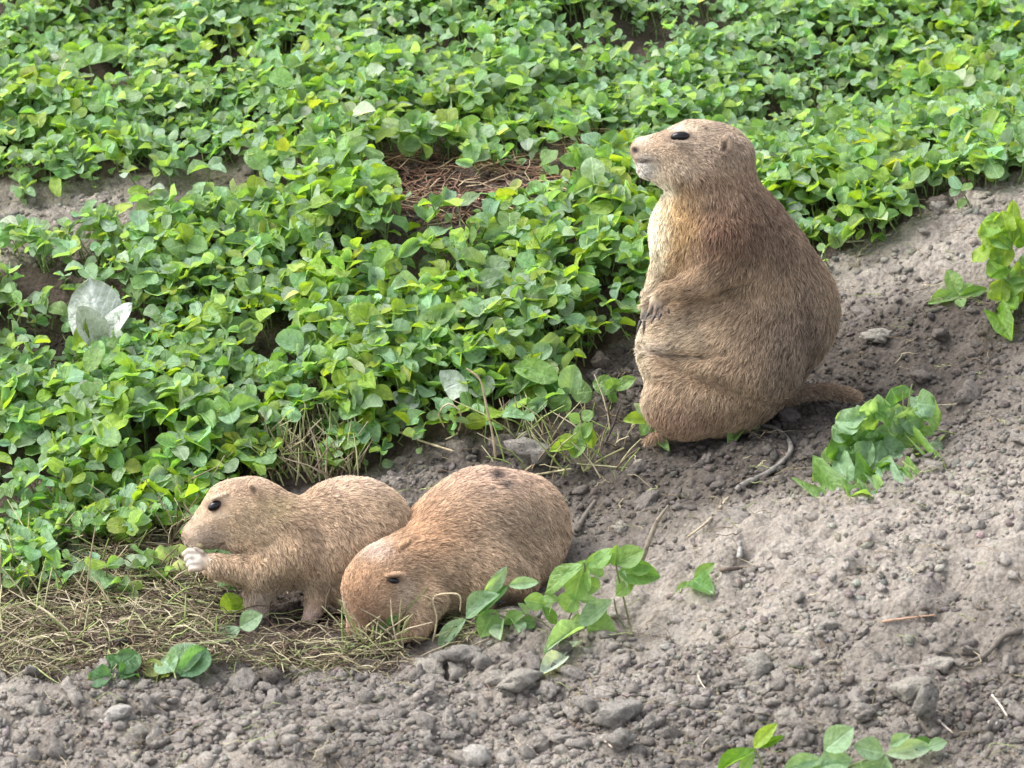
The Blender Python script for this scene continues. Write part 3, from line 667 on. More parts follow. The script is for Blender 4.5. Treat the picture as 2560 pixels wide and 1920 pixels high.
stalk('dry_straw', 'straw', 'reddish dry straw on the lower part of the pale mound', flat([(2200, 1555), (2270, 1545), (2340, 1537)], 3), 0.0013, 0.0007, (0.48, 0.3, 0.2))
stalk('dry_twig', 'twig', 'dark root poking out of the right hand mound', flat([(2560, 1575), (2510, 1590), (2460, 1640), (2400, 1660)], 5), 0.004, 0.0016, (0.13, 0.11, 0.09))
stalk('dry_straw', 'straw', 'forked pale straw below the yellowish weed tuft', flat([(1335, 1188), (1380, 1180), (1430, 1172)], 4), 0.0013, 0.0010, (0.46, 0.42, 0.24))
stalk('dry_straw', 'straw', 'pale straw slanting towards the yellowish weed tuft', [(1390, 1150, 1160), (1355, 1120, 1150), (1328, 1085, 1140)], 0.0012, 0.0009, ST)
stalk('dry_straw', 'straw', 'curved straw beside the large rounded clod', [(1312, 1178, 1182), (1335, 1160, 1178), (1362, 1138, 1175)], 0.0012, 0.0009, ST)
stalk('dry_twig', 'twig', 'dark slanting stick between yellowish tuft and upright animal', [(1508, 1115, 1120), (1530, 1070, 1115), (1552, 1010, 1115)], 0.0018, 0.001, (0.08, 0.065, 0.055))
stalk('dry_straw', 'straw', 'long thin straw along the edge of the upper right ridge', flat([(2110, 605), (2170, 600), (2230, 585)], 5), 0.0012, 0.0008, (0.5, 0.45, 0.33))
stalk('dry_straw', 'straw', 'pale straw on the red brown patch in the clover', flat([(1080, 482), (1150, 488), (1230, 505)], 6), 0.0016, 0.0012, (0.55, 0.45, 0.33))
stalk('dry_straw', 'straw', 'light straw on the soil patch at the left of the clover', flat([(450, 505), (500, 503), (560, 500)], 6), 0.0016, 0.001, (0.5, 0.42, 0.32))

# ------------------------------------------------------------------ weeds with leaves one can tell apart
LONG = ([0, .06, .18, .34, .52, .70, .85, .95, 1.0], [0.07, .30, .66, .94, 1.0, .84, .54, .24, 0.03])
longs = [leaf_template(*LONG, 7, f, d, wv, s) for s, (f, d, wv) in enumerate([(0.35, 0.10, 0.02), (0.55, 0.05, 0.05), (0.15, 0.18, 0.06), (0.4, -0.08, 0.03)])]
long_meshes = [mesh_np('leaf', t[0], t[1], uv=t[2], mat=M_leaf) for t in longs]
crinkled = [leaf_template([0, .05, .15, .3, .48, .66, .82, .93, 1.0], [0.1, .45, .85, 1.05, 1.0, .97, .84, .60, 0.25], 9, f, d, wv, s+3) for s, (f, d, wv) in enumerate([(0.4, 0.5, 0.15), (0.7, 0.3, 0.18), (0.1, 0.6, 0.16)])]
crk_meshes = [mesh_np('leaf', t[0], t[1], uv=t[2], mat=M_leaf) for t in crinkled]
Lg = (0.22, 0.37, 0.12); Bg = (0.26, 0.40, 0.24); Yg = (0.27, 0.40, 0.06); Dg = (0.07, 0.17, 0.05); Pg_ = (0.36, 0.48, 0.33); Sv = (0.5, 0.58, 0.5)
def weed(name, cat, lab, rootpx, leaves, stems=(), kind='long', group=None, stemcol=(0.22, 0.26, 0.1)):
    """leaves: (base u, base v, tip u, tip v, width px, colour, depth px, roll)"""
    ur, vr = rootpx; D0 = groundD(ur, vr)[0]; s = mpx(D0); P0 = PX(np.array(ur), np.array(vr), np.array(D0))
    e = link(name, None, loc=P0, label=lab, category=cat)
    if group: e['group'] = group
    meshes = {'long': long_meshes, 'round': fine_meshes, 'crinkled': crk_meshes}[kind]
    def W(uu, vv, dc):
        D = D0 - TAN_*(vr-vv)*s + dc*s
        Pw = PX(np.array(uu), np.array(vv), np.array(D)); 
        for _ in range(3):
            lz = ground_z(Pw[:1], Pw[1:2])[0] + rough_fine(Pw[:1], Pw[1:2])[0]*0.8 + 0.003 - Pw[2]
            if lz > 0: D -= lz/0.5; Pw = PX(np.array(uu), np.array(vv), np.array(D))
        return Pw
    for k, (u0, v0, u1, v1, wd, c, dc, roll) in enumerate(leaves):
        A = W(u0, v0, dc); B = W(u1, v1, dc - 0.35*abs(u1-u0)*(0.3 if k % 2 else -0.3))
        Y = B - A; ln = np.linalg.norm(Y); Y = Y/ln
        up = norm(np.array([-0.15, -0.75, 0.75]) + np.array([0.5*math.sin(roll), 0, 0.0])); X = norm(np.cross(Y, up)); Z = np.cross(X, Y)
        q = Quaternion(Vector(Y), roll); X = np.array(q @ Vector(X)); Z = np.array(q @ Vector(Z))
        put_leaf(e, A, X, Y, Z, (wd*s*(1.4 if kind != 'crinkled' else 1.7), ln*1.12, ln), np.array(c)*rng.uniform(0.88, 1.12), meshes[(k*5+int(ur)) % len(meshes)])
    for (pts, r0) in stems:
        q = bez(pts, 10); Wd = np.array([W(a, b, dc) for a, b, dc in q]) - P0
        V, F = tubes(Wd[None], (r0*np.linspace(1, 0.7, len(Wd)))[None], 5)
        o = link('stem', mesh_np('stem', V, F, mat=M_stem), parent=e); o.color = (*stemcol, 1)
    return e
weed('leafy_weed', 'weed', 'long leaved green weed sprawling in front of the digging animal', (1400, 1590), [
 (1165, 1548, 1100, 1612, 34, Bg, -10, 0.2), (1165, 1545, 1237, 1490, 44, Bg, -16, -0.2), (1210, 1490, 1262, 1430, 26, Bg, -4, 0.5), (1272, 1464, 1340, 1458, 24, Bg, -4, 0.1),
 (1240, 1525, 1205, 1585, 44, Lg, 0, -0.4), (1270, 1465, 1195, 1545, 40, Dg, 14, 0.3), (1455, 1410, 1362, 1470, 40, Lg, -12, 0.2), (1462, 1400, 1440, 1490, 56, Lg, 6, 0.1),
 (1310, 1500, 1362, 1508, 34, Lg, 0, 0.3), (1440, 1480, 1415, 1525, 44, Lg, 4, -0.2), (1490, 1420, 1520, 1375, 34, Lg, -8, -0.2), (1535, 1415, 1542, 1365, 24, Lg, 0, 0.1),
 (1540, 1410, 1602, 1378, 44, Lg, -8, 0.1), (1545, 1430, 1640, 1440, 46, (0.12, 0.25, 0.06), 8, 0.2), (1540, 1490, 1580, 1455, 26, Lg, -12, 0.3), (1530, 1500, 1458, 1562, 38, Bg, -18, 0.1),
 (1468, 1568, 1532, 1580, 62, Lg, -22, 0.0), (1460, 1568, 1372, 1618, 34, Bg, -24, 0.2), (1455, 1600, 1385, 1640, 20, Sv, -26, 0.2), (1415, 1640, 1355, 1690, 36, Sv, -20, 0.0), (1460, 1410, 1535, 1390, 30, Lg, 4, 0.3)] + [(a, b, a + 44*math.cos(k*1.9), b - 26 - 22*math.sin(k*2.3), 26 + 8*math.sin(k), [Lg, Bg, (0.14, 0.27, 0.08), Lg, Pg_][k % 5], -6 + 4*(k % 4), 0.5*math.sin(k*1.3)) for k, (a, b) in enumerate([(1260, 1560), (1300, 1580), (1340, 1560), (1220, 1590), (1370, 1540), (1400, 1500), (1425, 1580), (1480, 1540), (1500, 1470), (1560, 1480), (1580, 1430), (1320, 1540), (1390, 1560), (1450, 1500), (1250, 1600), (1510, 1440)])],
 [([(1400, 1590, 0), (1300, 1560, -5), (1235, 1535, -8), (1165, 1546, -12)], 0.0014), ([(1400, 1590, 0), (1430, 1530, 0), (1460, 1440, 0), (1460, 1408, -4)], 0.0013), ([(1580, 1590, 0), (1560, 1500, 0), (1545, 1440, 0), (1540, 1410, -6)], 0.0012),
  ([(1575, 1588, -6), (1545, 1540, -10), (1535, 1498, -12)], 0.0011), ([(1400, 1590, 0), (1440, 1580, -14), (1466, 1568, -22)], 0.0012), ([(1400, 1590, 0), (1330, 1540, 0), (1240, 1525, 0)], 0.001)], stemcol=(0.20, 0.20, 0.10))
weed('small_sprig', 'seedling', 'two leaved green sprig alone on the pale mound', (1700, 1480), [(1735, 1448, 1780, 1412, 24, Lg, -4, 0.1), (1732, 1450, 1778, 1480, 42, (0.12, 0.25, 0.07), -6, 0), (1728, 1452, 1690, 1478, 14, Lg, 0, 0)], [([(1700, 1482, 0), (1712, 1460, 0), (1732, 1450, -4)], 0.0009)], group=None)
curly = []
for (a, b, rr) in [(2085, 1190, 0), (2070, 1230, 1), (2130, 1215, 2), (2120, 1120, 3), (2105, 1090, 4), (2160, 1070, 5), (2210, 1150, 6), (2180, 1200, 7), (2215, 1205, 8), (2260, 1110, 9), (2180, 1020, 10), (2150, 1110, 11), (2235, 1060, 12), (2290, 1085, 13), (2095, 1150, 14), (2150, 1180, 15), (2200, 1090, 16), (2320, 1035, 17), (2290, 1020, 18), (2240, 1000, 19), (2110, 1180, 20), (2065, 1205, 21), (2150, 1140, 22), (2175, 1100, 23), (2200, 1130, 24), (2140, 1240, 25), (2180, 1230, 26), (2230, 1180, 27), (2130, 1060, 28), (2205, 1040, 29), (2265, 1060, 30), (2100, 1110, 31)]:
    an = R(110 + 47*rr); ln = 50 + 10*math.sin(rr*2.3)
    if a > 2150 and b < 1100: an = R(200 + 61*rr)
    curly.append((a + 0.4*ln*math.cos(an), b - 0.4*ln*math.sin(an)*0.8 - 8, a - 0.6*ln*math.cos(an), b + 0.5*ln*math.sin(an), 46 + 8*math.cos(rr), [Bg, Lg, Bg, (0.12, 0.25, 0.06)][rr % 4], -20+2*(rr % 7) - (b-1100)*0.1, 0.55*math.sin(rr*1.7)))
weed('curly_weed', 'weed', 'curly leaved green weed clump on the mound right of the tail', (2180, 1150), curly + [(a+16, b-12, c+22, d+4, wd*0.8, cl, dc-6, ro+0.5) for a, b, c, d, wd, cl, dc, ro in curly[::2]] + [(2320, 1130, 2390, 1085, 22, Pg_, 0, 0.2), (2300, 1120, 2350, 1160, 20, Lg, 0, 0.3), (2260, 1160, 2300, 1200, 18, Lg, 0, 0.2), (2280, 1140, 2330, 1110, 22, Pg_, -8, 0)],
 [([(2180, 1150, 0), (2240, 1110, -10), (2320, 1075, -10), (2390, 1085, -4)], 0.0012), ([(2230, 1120, 0), (2262, 1050, -6), (2280, 960, -8)], 0.0011), ([(2230, 1120, 0), (2255, 1040, -6), (2258, 975, -8)], 0.0009), ([(2250, 1150, 0), (2300, 1180, -6), (2345, 1170, 0)], 0.0009)], kind='crinkled')
rl = []
for rr, (a, b) in enumerate([(2500, 660), (2530, 620), (2480, 620), (2545, 570), (2515, 700), (2550, 660), (2500, 750), (2540, 770), (2560, 720), (2580, 640), (2590, 590), (2470, 690), (2520, 580), (2575, 690), (2530, 730), (2495, 785), (2600, 750), (2560, 600), (2490, 600), (2510, 560), (2555, 545), (2470, 650), (2535, 690), (2585, 610), (2505, 630), (2560, 700)]):
    an = R(70+63*rr); rl.append((a, b, a+52*math.cos(an), b-44*math.sin(an), 34, [Yg, Lg, Yg, (0.18, 0.34, 0.05)][rr % 4], -10+3*(rr % 5), 0.4*math.sin(rr)))
weed('bushy_weed', 'weed', 'bright yellow green bushy weed cut by the right edge', (2530, 780), rl + [(2535, 600, 2532, 525, 22, Yg, -5, 0)], [([(2530, 785, 0), (2520, 700, 0), (2532, 600, 0)], 0.0016), ([(2530, 785, 0), (2550, 700, 0), (2570, 620, 0)], 0.0013)], kind='crinkled')
weed('small_sprig', 'seedling', 'small light green sprig just left of the bushy weed', (2400, 745), [(2395, 735, 2372, 680, 34, Lg, -4, 0.1), (2398, 740, 2328, 755, 28, Lg, -6, 0.1), (2398, 738, 2430, 705, 22, Lg, -4, 0), (2400, 742, 2460, 725, 22, (0.13, 0.26, 0.06), 0, 0.1), (2400, 745, 2405, 765, 22, Lg, -8, 0.2)], [([(2400, 748, 0), (2430, 740, 0), (2480, 725, 0)], 0.0009)])
weed('leafy_weed', 'weed', 'broad leaved green weed cut by the bottom edge', (2080, 1935), [
 (1885, 1870, 1935, 1815, 28, Yg, -10, 0), (1890, 1875, 1800, 1925, 30, (0.13, 0.27, 0.03), -6, 0.4), (1885, 1885, 1850, 1935, 26, Lg, -12, 0), (1895, 1868, 1955, 1842, 16, (0.13, 0.27, 0.03), -2, 0.3),
 (2062, 1875, 2125, 1825, 52, Bg, -10, 0.1), (2060, 1900, 1965, 1925, 34, Bg, -14, 0.1), (2070, 1900, 2085, 1950, 60, Bg, -20, 0), (2210, 1885, 2140, 1870, 46, Bg, -14, 0.1), (2215, 1885, 2320, 1868, 38, Pg_, -18, 0.1),
 (2225, 1865, 2270, 1840, 24, Bg, -6, 0), (2275, 1855, 2335, 1868, 30, Dg, 0, 0.3), (2215, 1890, 2195, 1945, 54, Bg, -22, 0), (2320, 1870, 2362, 1855, 26, Bg, -6, 0), (2130, 1900, 2050, 1915, 50, Bg, -16, 0.1), (2150, 1905, 2165, 1950, 60, Bg, -16, 0.1), (2040, 1905, 2000, 1950, 50, Bg, -20, 0.1)],
 [([(2080, 1935, 0), (2070, 1900, -8), (2062, 1875, -10)], 0.0013), ([(2080, 1935, 0), (2150, 1905, -10), (2212, 1886, -14)], 0.0013), ([(1915, 1945, 0), (1900, 1900, -6), (1887, 1872, -8)], 0.0012)])
weed('leafy_sprig', 'weed', 'dark green crinkled sprig at the lower left rim of the litter', (285, 1700), [(290, 1680, 240, 1655, 34, Dg, -8, 0), (290, 1680, 330, 1630, 40, (0.10, 0.22, 0.08), -8, 0), (280, 1690, 225, 1700, 30, (0.10, 0.22, 0.10), -14, 0), (300, 1690, 345, 1670, 30, Dg, -6, 0), (280, 1680, 290, 1635, 36, (0.1, 0.22, 0.08), 0, 0)], [([(285, 1700, 0), (290, 1680, -5)], 0.001)], kind='crinkled')
weed('leafy_sprig', 'weed', 'pale green sprig with two broad leaves at the litter rim', (440, 1695), [(430, 1680, 485, 1612, 56, Bg, -10, 0), (450, 1690, 515, 1625, 50, (0.12, 0.25, 0.12), -4, 0.3), (410, 1680, 360, 1665, 36, (0.22, 0.28, 0.06), -8, 0), (435, 1680, 400, 1640, 50, Bg, -12, 0), (420, 1690, 395, 1660, 26, (0.22, 0.28, 0.06), -14, 0)], [([(440, 1698, 0), (435, 1680, -5)], 0.001)], kind='round')
weed('leafy_sprig', 'weed', 'long pale leaf pair rising below the paws of the left animal', (570, 1620), [(600, 1568, 535, 1608, 34, Bg, -8, 0), (600, 1568, 652, 1540, 40, Bg, -8, 0.1)], [([(570, 1622, 0), (590, 1590, -4), (600, 1568, -8)], 0.0009)])
weed('leafy_sprig', 'weed', 'small yellow green leaf below the elbow of the left animal', (585, 1550), [(588, 1530, 565, 1485, 40, Yg, -6, 0), (590, 1532, 600, 1500, 26, Yg, -4, 0.2)], [([(587, 1555, 0), (588, 1530, -6)], 0.0009)], kind='round')
weed('leafy_sprig', 'weed', 'tiny bright green sprig in front of the digging snout', (965, 1605), [(965, 1560, 935, 1575, 30, Lg, -6, 0), (965, 1558, 990, 1535, 22, Lg, -6, 0), (968, 1560, 980, 1590, 20, Lg, -8, 0), (966, 1552, 972, 1522, 16, Lg, -4, 0), (962, 1560, 945, 1545, 18, Yg, -4, 0), (970, 1546, 990, 1525, 14, Bg, -4, 0)], [([(965, 1608, 0), (968, 1580, -4), (966, 1540, -6)], 0.0009)])
weed('leafy_sprig', 'weed', 'tiny star shaped grass tuft in the litter below the snout', (865, 1625), [(865, 1625, 868, 1602, 8, Lg, 0, 0), (865, 1625, 885, 1608, 8, Pg_, 0, 0), (865, 1625, 835, 1600, 8, Pg_, 0, 0), (865, 1625, 845, 1620, 8, Lg, 0, 0), (865, 1625, 890, 1622, 7, Lg, 0, 0)], [])
weed('leafy_sprig', 'weed', 'three leaved sprig under the belly of the upright animal', (1860, 1085), [(1862, 1058, 1815, 1055, 24, Lg, -8, 0), (1860, 1060, 1825, 1110, 30, Lg, -12, 0), (1860, 1058, 1898, 1064, 22, Lg, -8, 0)], [([(1880, 1085, 0), (1862, 1058, -6)], 0.0009)])
weed('leafy_sprig', 'weed', 'single bright leaf on a thin stem beside the base of the tail', (1890, 1050), [(1915, 1008, 1895, 980, 34, Lg, -8, 0), (1915, 1008, 1930, 980, 30, (0.15, 0.32, 0.04), -8, 0.1)], [([(1892, 1054, 0), (1908, 1035, -4), (1915, 1008, -8)], 0.0008)], kind='round')
weed('leafy_sprig', 'weed', 'pale leafed sprig against the front foot of the upright animal', (1640, 1110), [(1625, 1045, 1590, 1012, 20, Pg_, -8, 0), (1622, 1050, 1565, 1050, 26, Yg, -8, 0), (1625, 1055, 1600, 1085, 24, Lg, -10, 0), (1632, 1075, 1670, 1125, 20, Lg, -10, 0), (1628, 1050, 1615, 1022, 22, Lg, -4, 0)], [([(1640, 1115, 0), (1632, 1080, -4), (1624, 1045, -8)], 0.0011)])
weed('weed_tuft', 'weed', 'yellowish green weed tuft on the dark soil between the animals', (1460, 1175), [
 (1440, 1110, 1400, 1095, 26, Yg, -6, 0), (1440, 1112, 1380, 1125, 22, Yg, -8, 0), (1450, 1110, 1450, 1065, 26, Lg, -2, 0), (1455, 1095, 1480, 1060, 24, Lg, -4, 0), (1470, 1105, 1462, 1060, 22, Lg, 0, 0), (1465, 1110, 1430, 1140, 26, Lg, -10, 0), (1455, 1050, 1478, 1030, 24, Lg, -4, 0), (1450, 1055, 1422, 1040, 22, Lg, -4, 0), (1480, 1120, 1475, 1070, 22, Yg, 2, 0), (1445, 1130, 1420, 1110, 26, Yg, -8, 0), (1460, 1120, 1440, 1100, 24, Lg, -8, 0)],
 [([(1460, 1180, 0), (1445, 1140, -4), (1442, 1100, -6)], 0.0011), ([(1460, 1180, 0), (1450, 1110, 0), (1452, 1050, -2)], 0.001), ([(1460, 1180, 0), (1500, 1150, 0), (1560, 1120, 0)], 0.0016), ([(1460, 1180, 0), (1498, 1110, 0), (1490, 1080, 0)], 0.0009)], stemcol=(0.3, 0.3, 0.14))
weed('clover_sprig', 'clover', 'lone clover sprig on dark soil left of the upright animal', (1530, 1020), [(1535, 975, 1490, 955, 40, Lg, -4, 0), (1538, 975, 1575, 945, 26, Lg, -4, 0), (1536, 978, 1520, 1000, 26, (0.14, 0.28, 0.08), -8, 0), (1535, 972, 1528, 945, 30, Lg, 0, 0)], [([(1525, 1024, 0), (1536, 975, -4)], 0.0009)], kind='round')
weed('clover_sprig', 'clover', 'large three leaved clover sprig at the tip of the clover edge', (1420, 1040), [(1420, 985, 1360, 990, 42, Bg, -6, 0), (1425, 985, 1440, 915, 46, Bg, -8, 0), (1428, 985, 1475, 975, 50, Lg, -6, 0), (1420, 990, 1395, 1035, 42, Lg, -12, 0), (1395, 950, 1300, 915, 46, Lg, 0, 0), (1395, 950, 1370, 985, 40, Dg, 4, 0)], [([(1420, 1045, 0), (1422, 985, -6)], 0.001), ([(1420, 1045, 0), (1400, 950, 0)], 0.001)], kind='round')
big = weed('broad_leaf_weed', 'weed', 'large silvery white leaf standing in the clover at the left', (250, 905), [(258, 900, 228, 735, 100, (0.42, 0.48, 0.42), -14, 0.1), (250, 880, 185, 780, 60, (0.42, 0.48, 0.42), -18, 0.3), (262, 880, 300, 770, 50, (0.4, 0.48, 0.4), -8, -0.2), (245, 905, 200, 810, 36, Yg, -34, -0.6), (262, 905, 280, 860, 34, Lg, -24, 0.4)], [], kind='round')
for ch in [c for c in big.children if c.color[0] > 0.34]:
    ch.data = ch.data.copy(); ch.data.name = 'leaf'; ch.data.materials[0] = M_bleached; ch.color = (0.43, 0.48, 0.41, 1)
weed('clover_sprig', 'clover', 'tall clover sprig with bright leaves above the soil patch at the left', (210, 270), [(222, 160, 245, 115, 36, Bg, -4, 0), (225, 160, 290, 115, 30, Lg, -4, 0), (220, 162, 190, 140, 30, Lg, -4, 0)], [([(228, 275, 0), (230, 200, 0), (222, 160, -2)], 0.0014)], kind='round')
weed('clover_sprig', 'clover', 'three large round leaves on one stalk in the middle of the clover', (830, 520), [(815, 420, 760, 415, 46, Lg, -6, 0), (818, 420, 898, 405, 58, Lg, -6, 0), (815, 422, 850, 450, 56, (0.13, 0.27, 0.06), -12, 0), (815, 418, 800, 370, 40, Lg, 0, 0)], [([(835, 525, 0), (815, 420, -4)], 0.0013)], kind='round')
weed('clover_sprig', 'clover', 'heart shaped leaf pair right below the left soil patch', (640, 680), [(625, 600, 600, 545, 66, (0.14, 0.28, 0.06), -6, 0), (628, 600, 670, 560, 66, (0.14, 0.28, 0.06), -8, 0)], [([(635, 690, 0), (626, 600, -5)], 0.0012)], kind='round')
weed('clover_sprig', 'clover', 'single broad yellow green leaf above the gap over the digging animal', (1060, 1000), [(1052, 965, 1010, 885, 84, (0.23, 0.38, 0.05), -16, 0.1)], [([(1075, 1010, 0), (1052, 965, -14)], 0.0012)], kind='round')
weed('clover_sprig', 'clover', 'round yellow leaf just in front of the nose of the upright animal', (1575, 420), [(1572, 372, 1562, 325, 40, (0.27, 0.36, 0.04), -4, 0)], [([(1578, 420, 0), (1572, 372, -2)], 0.001)], kind='round')
weed('clover_sprig', 'clover', 'upright oval leaf left of the broad yellow green leaf', (790, 960), [(785, 910, 780, 850, 42, Bg, -10, 0)], [([(790, 960, 0), (785, 910, -8)], 0.001)], kind='round')
weed('clover_sprig', 'clover', 'pointed green leaf pair close to the bottom of the clover', (830, 830), [(840, 800, 760, 835, 34, (0.14, 0.32, 0.05), -8, 0), (842, 800, 900, 775, 40, (0.14, 0.32, 0.05), -8, 0)], [([(835, 850, 0), (841, 800, -6)], 0.001)])
weed('fallen_leaf', 'leaf', 'silvery wet leaf lying in front of the paws of the left animal', (430, 1430), [(380, 1425, 470, 1390, 46, Pg_, -10, 0.1), (420, 1445, 505, 1440, 44, Sv, -10, 0.1), (385, 1430, 290, 1420, 60, (0.2, 0.36, 0.2), -6, 0)], [([(430, 1450, 0), (390, 1428, -6)], 0.001)], kind='crinkled')
weed('fallen_leaf', 'leaf', 'pale silvery leaf left of the paws over the litter', (200, 1400), [(220, 1385, 155, 1370, 30, Sv, -6, 0.1)], [], kind='round')
weed('fallen_leaf', 'leaf', 'white withered leaf cluster at the clover edge above the animals', (960, 1060), [(985, 1045, 920, 1065, 20, Sv, -8, 0), (985, 1045, 1030, 1060, 18, Sv, -8, 0), (1000, 1020, 1035, 985, 40, Sv, -6, 0), (1110, 975, 1150, 950, 50, Sv, -6, 0)], [([(990, 1070, 0), (1000, 1020, -4)], 0.001)], kind='crinkled')
weed('wet_leaf_glint', 'flower', 'small white flower above the pointed leaves in the left clover', (460, 680), [(460, 625, 422, 635, 22, (0.8, 0.82, 0.8), -10, 0), (460, 625, 455, 600, 20, (0.8, 0.82, 0.8), -10, 0), (460, 625, 500, 625, 20, (0.8, 0.82, 0.8), -10, 0), (460, 625, 478, 606, 18, (0.8, 0.82, 0.8), -10, 0)], [([(462, 685, 0), (460, 625, -8)], 0.001)], kind='round')  # glints on wet leaves, painted as near-white leaf colour
weed('wet_leaf_glint', 'flower', 'small white flower in the top left of the clover', (435, 170), [(440, 110, 430, 122, 24, (0.75, 0.8, 0.75), -8, 0), (442, 112, 475, 95, 40, Pg_, -8, 0), (440, 110, 450, 75, 30, Pg_, -6, 0)], [([(440, 170, 0), (440, 110, -6)], 0.001)], kind='round')  # another wet glint whitened into the leaf colour

# ------------------------------------------------------------------ animals
def smin(a, b, k):
    h = np.clip(k - np.abs(a-b), 0, None)/k
    return np.minimum(a, b) - h*h*k*0.25
class Animal:
    """a body grown as one surface from blended volumes; all lengths in photograph pixels at the animal's distance:
    u right, v down, c away from the camera, later turned into metres around the animal's base point"""
    def __init__(s, base, lab, step=4.0):
        s.bu, s.bv = base; s.D0 = groundD(s.bu, s.bv)[0]; s.s = mpx(s.D0); s.O = PX(np.array(s.bu), np.array(s.bv), np.array(s.D0))
        s.f = norm(s.O - CAM); s.r = norm(np.cross(s.f, np.array([0, 0, 1.0]))); s.u = np.cross(s.r, s.f)
        s.vs = 0.992; s.tint = np.array([1.30, 1.38, 1.42]); s.groups = []; s.cuts = []; s.post = []; s.step = step; s.lab = lab
        s.e = link('prairie_dog', None, loc=s.O, label=lab, category='prairie dog')
    def W(s, p):
        p = np.atleast_2d(p)
        return ((p[:, 0:1]-s.bu)*s.r - (p[:, 1:2]-s.bv)*s.vs*s.u + p[:, 2:3]*s.f)*s.s      # relative to base, metres
    def gc(s, u, g): return (groundD(u, g)[0]-s.D0)/s.s
    def C(s, u, v, g, off=0): return s.gc(u, g) - TAN_*(g-v) + off
    def eval(s, prims, lo, shape, base=None):
        Fd = base
        for pr in prims:
            kind, k = pr[0], pr[-1]
            if kind == 'rc': a, b, ra, rb = np.array(pr[1][:3], float), np.array(pr[2][:3], float), pr[1][3], pr[2][3]; mn = np.minimum(a, b)-max(ra, rb); mx = np.maximum(a, b)+max(ra, rb)
            else: a, rad, rot = np.array(pr[1], float), np.array(pr[2], float), pr[3]; mr = max(rad[0], rad[1]); mn = a-np.array([mr, mr, rad[2]]); mx = a+np.array([mr, mr, rad[2]])
            kk = float(np.max(k)) if np.ndim(k) else k
            i0 = np.clip(((mn-kk-14-lo)/s.step).astype(int), 0, np.array(shape)); i1 = np.clip(((mx+kk+14-lo)/s.step).astype(int)+2, 0, np.array(shape))
            if (i1 <= i0).any(): continue
            ax = [lo[q] + s.step*np.arange(i0[q], i1[q]) for q in range(3)]
            X, Y, Z = np.meshgrid(*[t.astype(np.float32) for t in ax], indexing='ij')
            if kind == 'rc':
                ab = b-a; t = np.clip(((X-a[0])*ab[0] + (Y-a[1])*ab[1] + (Z-a[2])*ab[2])/(ab@ab+1e-6), 0, 1)
                d = np.sqrt((X-a[0]-t*ab[0])**2 + (Y-a[1]-t*ab[1])**2 + (Z-a[2]-t*ab[2])**2) - (ra + (rb-ra)*t)
            else:
                x = X-a[0]; y = Y-a[1]; z = Z-a[2]; cs, sn = math.cos(R(rot)), math.sin(R(rot)); x, y = x*cs + y*sn, -x*sn + y*cs
                k0 = np.sqrt((x/rad[0])**2 + (y/rad[1])**2 + (z/rad[2])**2); k1 = np.sqrt((x/rad[0]**2)**2 + (y/rad[1]**2)**2 + (z/rad[2]**2)**2)
                d = k0*(k0-1)/np.maximum(k1, 1e-6)
            sl = tuple(slice(i0[q], i1[q]) for q in range(3))
            if kind == 'cut': Fd[sl] = -smin(-Fd[sl], d, kk)
            else: Fd[sl] = smin(Fd[sl], d, kk)
        return Fd
    def build(s, lo, hi, colour, joink=None, length=None):
        lo = np.array(lo, float); shape = tuple(((np.array(hi)-lo)/s.step).astype(int)+1)
        tot = None
        for gi, g in enumerate(s.groups):
            Fd = s.eval(g, lo, shape, np.full(shape, 60.0, np.float32))
            if tot is None: tot = Fd
            else:
                k = joink(lo[0] + s.step*np.arange(shape[0]))[:, None, None].astype(np.float32) if joink is not None else 20.0
                tot = smin(tot, Fd, k)
        if length is not None:
            uu = lo[0] + s.step*np.arange(shape[0]); vv = lo[1] + s.step*np.arange(shape[1]); U2, V2 = np.meshgrid(uu, vv, indexing='ij')
            of = 0.50*length(np.stack([U2.ravel(), V2.ravel(), np.full(U2.size, -1000.0)], 1)).reshape(shape[:2])
            for _ in range(2):
                for axx in (0, 1):
                    r_ = int(14/s.step); pad = np.pad(of, [(r_, r_) if q == axx else (0, 0) for q in range(2)], mode='edge'); cs_ = np.cumsum(pad, axx); n_ = 2*r_
                    of = (np.take(cs_, np.arange(n_, cs_.shape[axx]), axx) - np.take(cs_, np.arange(0, cs_.shape[axx]-n_), axx))/n_
            tot = tot + 0.86*of[:, :, None].astype(np.float32)
        tot = s.eval(s.cuts, lo, shape, tot)
        tot = s.eval(s.post, lo, shape, tot)
        V, F = surface_nets(tot)
        Vp = lo + V*s.step; s.Vp = Vp; s.F = F
        # normals from face geometry
        W = s.W(Vp); s.Wv = W
        n = np.cross(W[F[:, 2]]-W[F[:, 0]], W[F[:, 3]]-W[F[:, 1]]); vn = np.zeros_like(W)
        for q in range(4): np.add.at(vn, F[:, q], n)
        s.vn = norm(vn)
        c = colour(Vp)
        s.body = link('body', mesh_np('body', W, F, colr=c*0.95, mat=M_skin), parent=s.e)
        print(s.lab[:20], 'verts', len(Vp))
    def surf(s, u, v):
        d = (s.Vp[:, 0]-u)**2 + (s.Vp[:, 1]-v)**2; m = d < (s.step*1.8)**2
        if not m.any(): m = d <= d.min()+1
        i = np.nonzero(m)[0]; return s.Vp[i[np.argmin(s.Vp[i, 2])], 2]
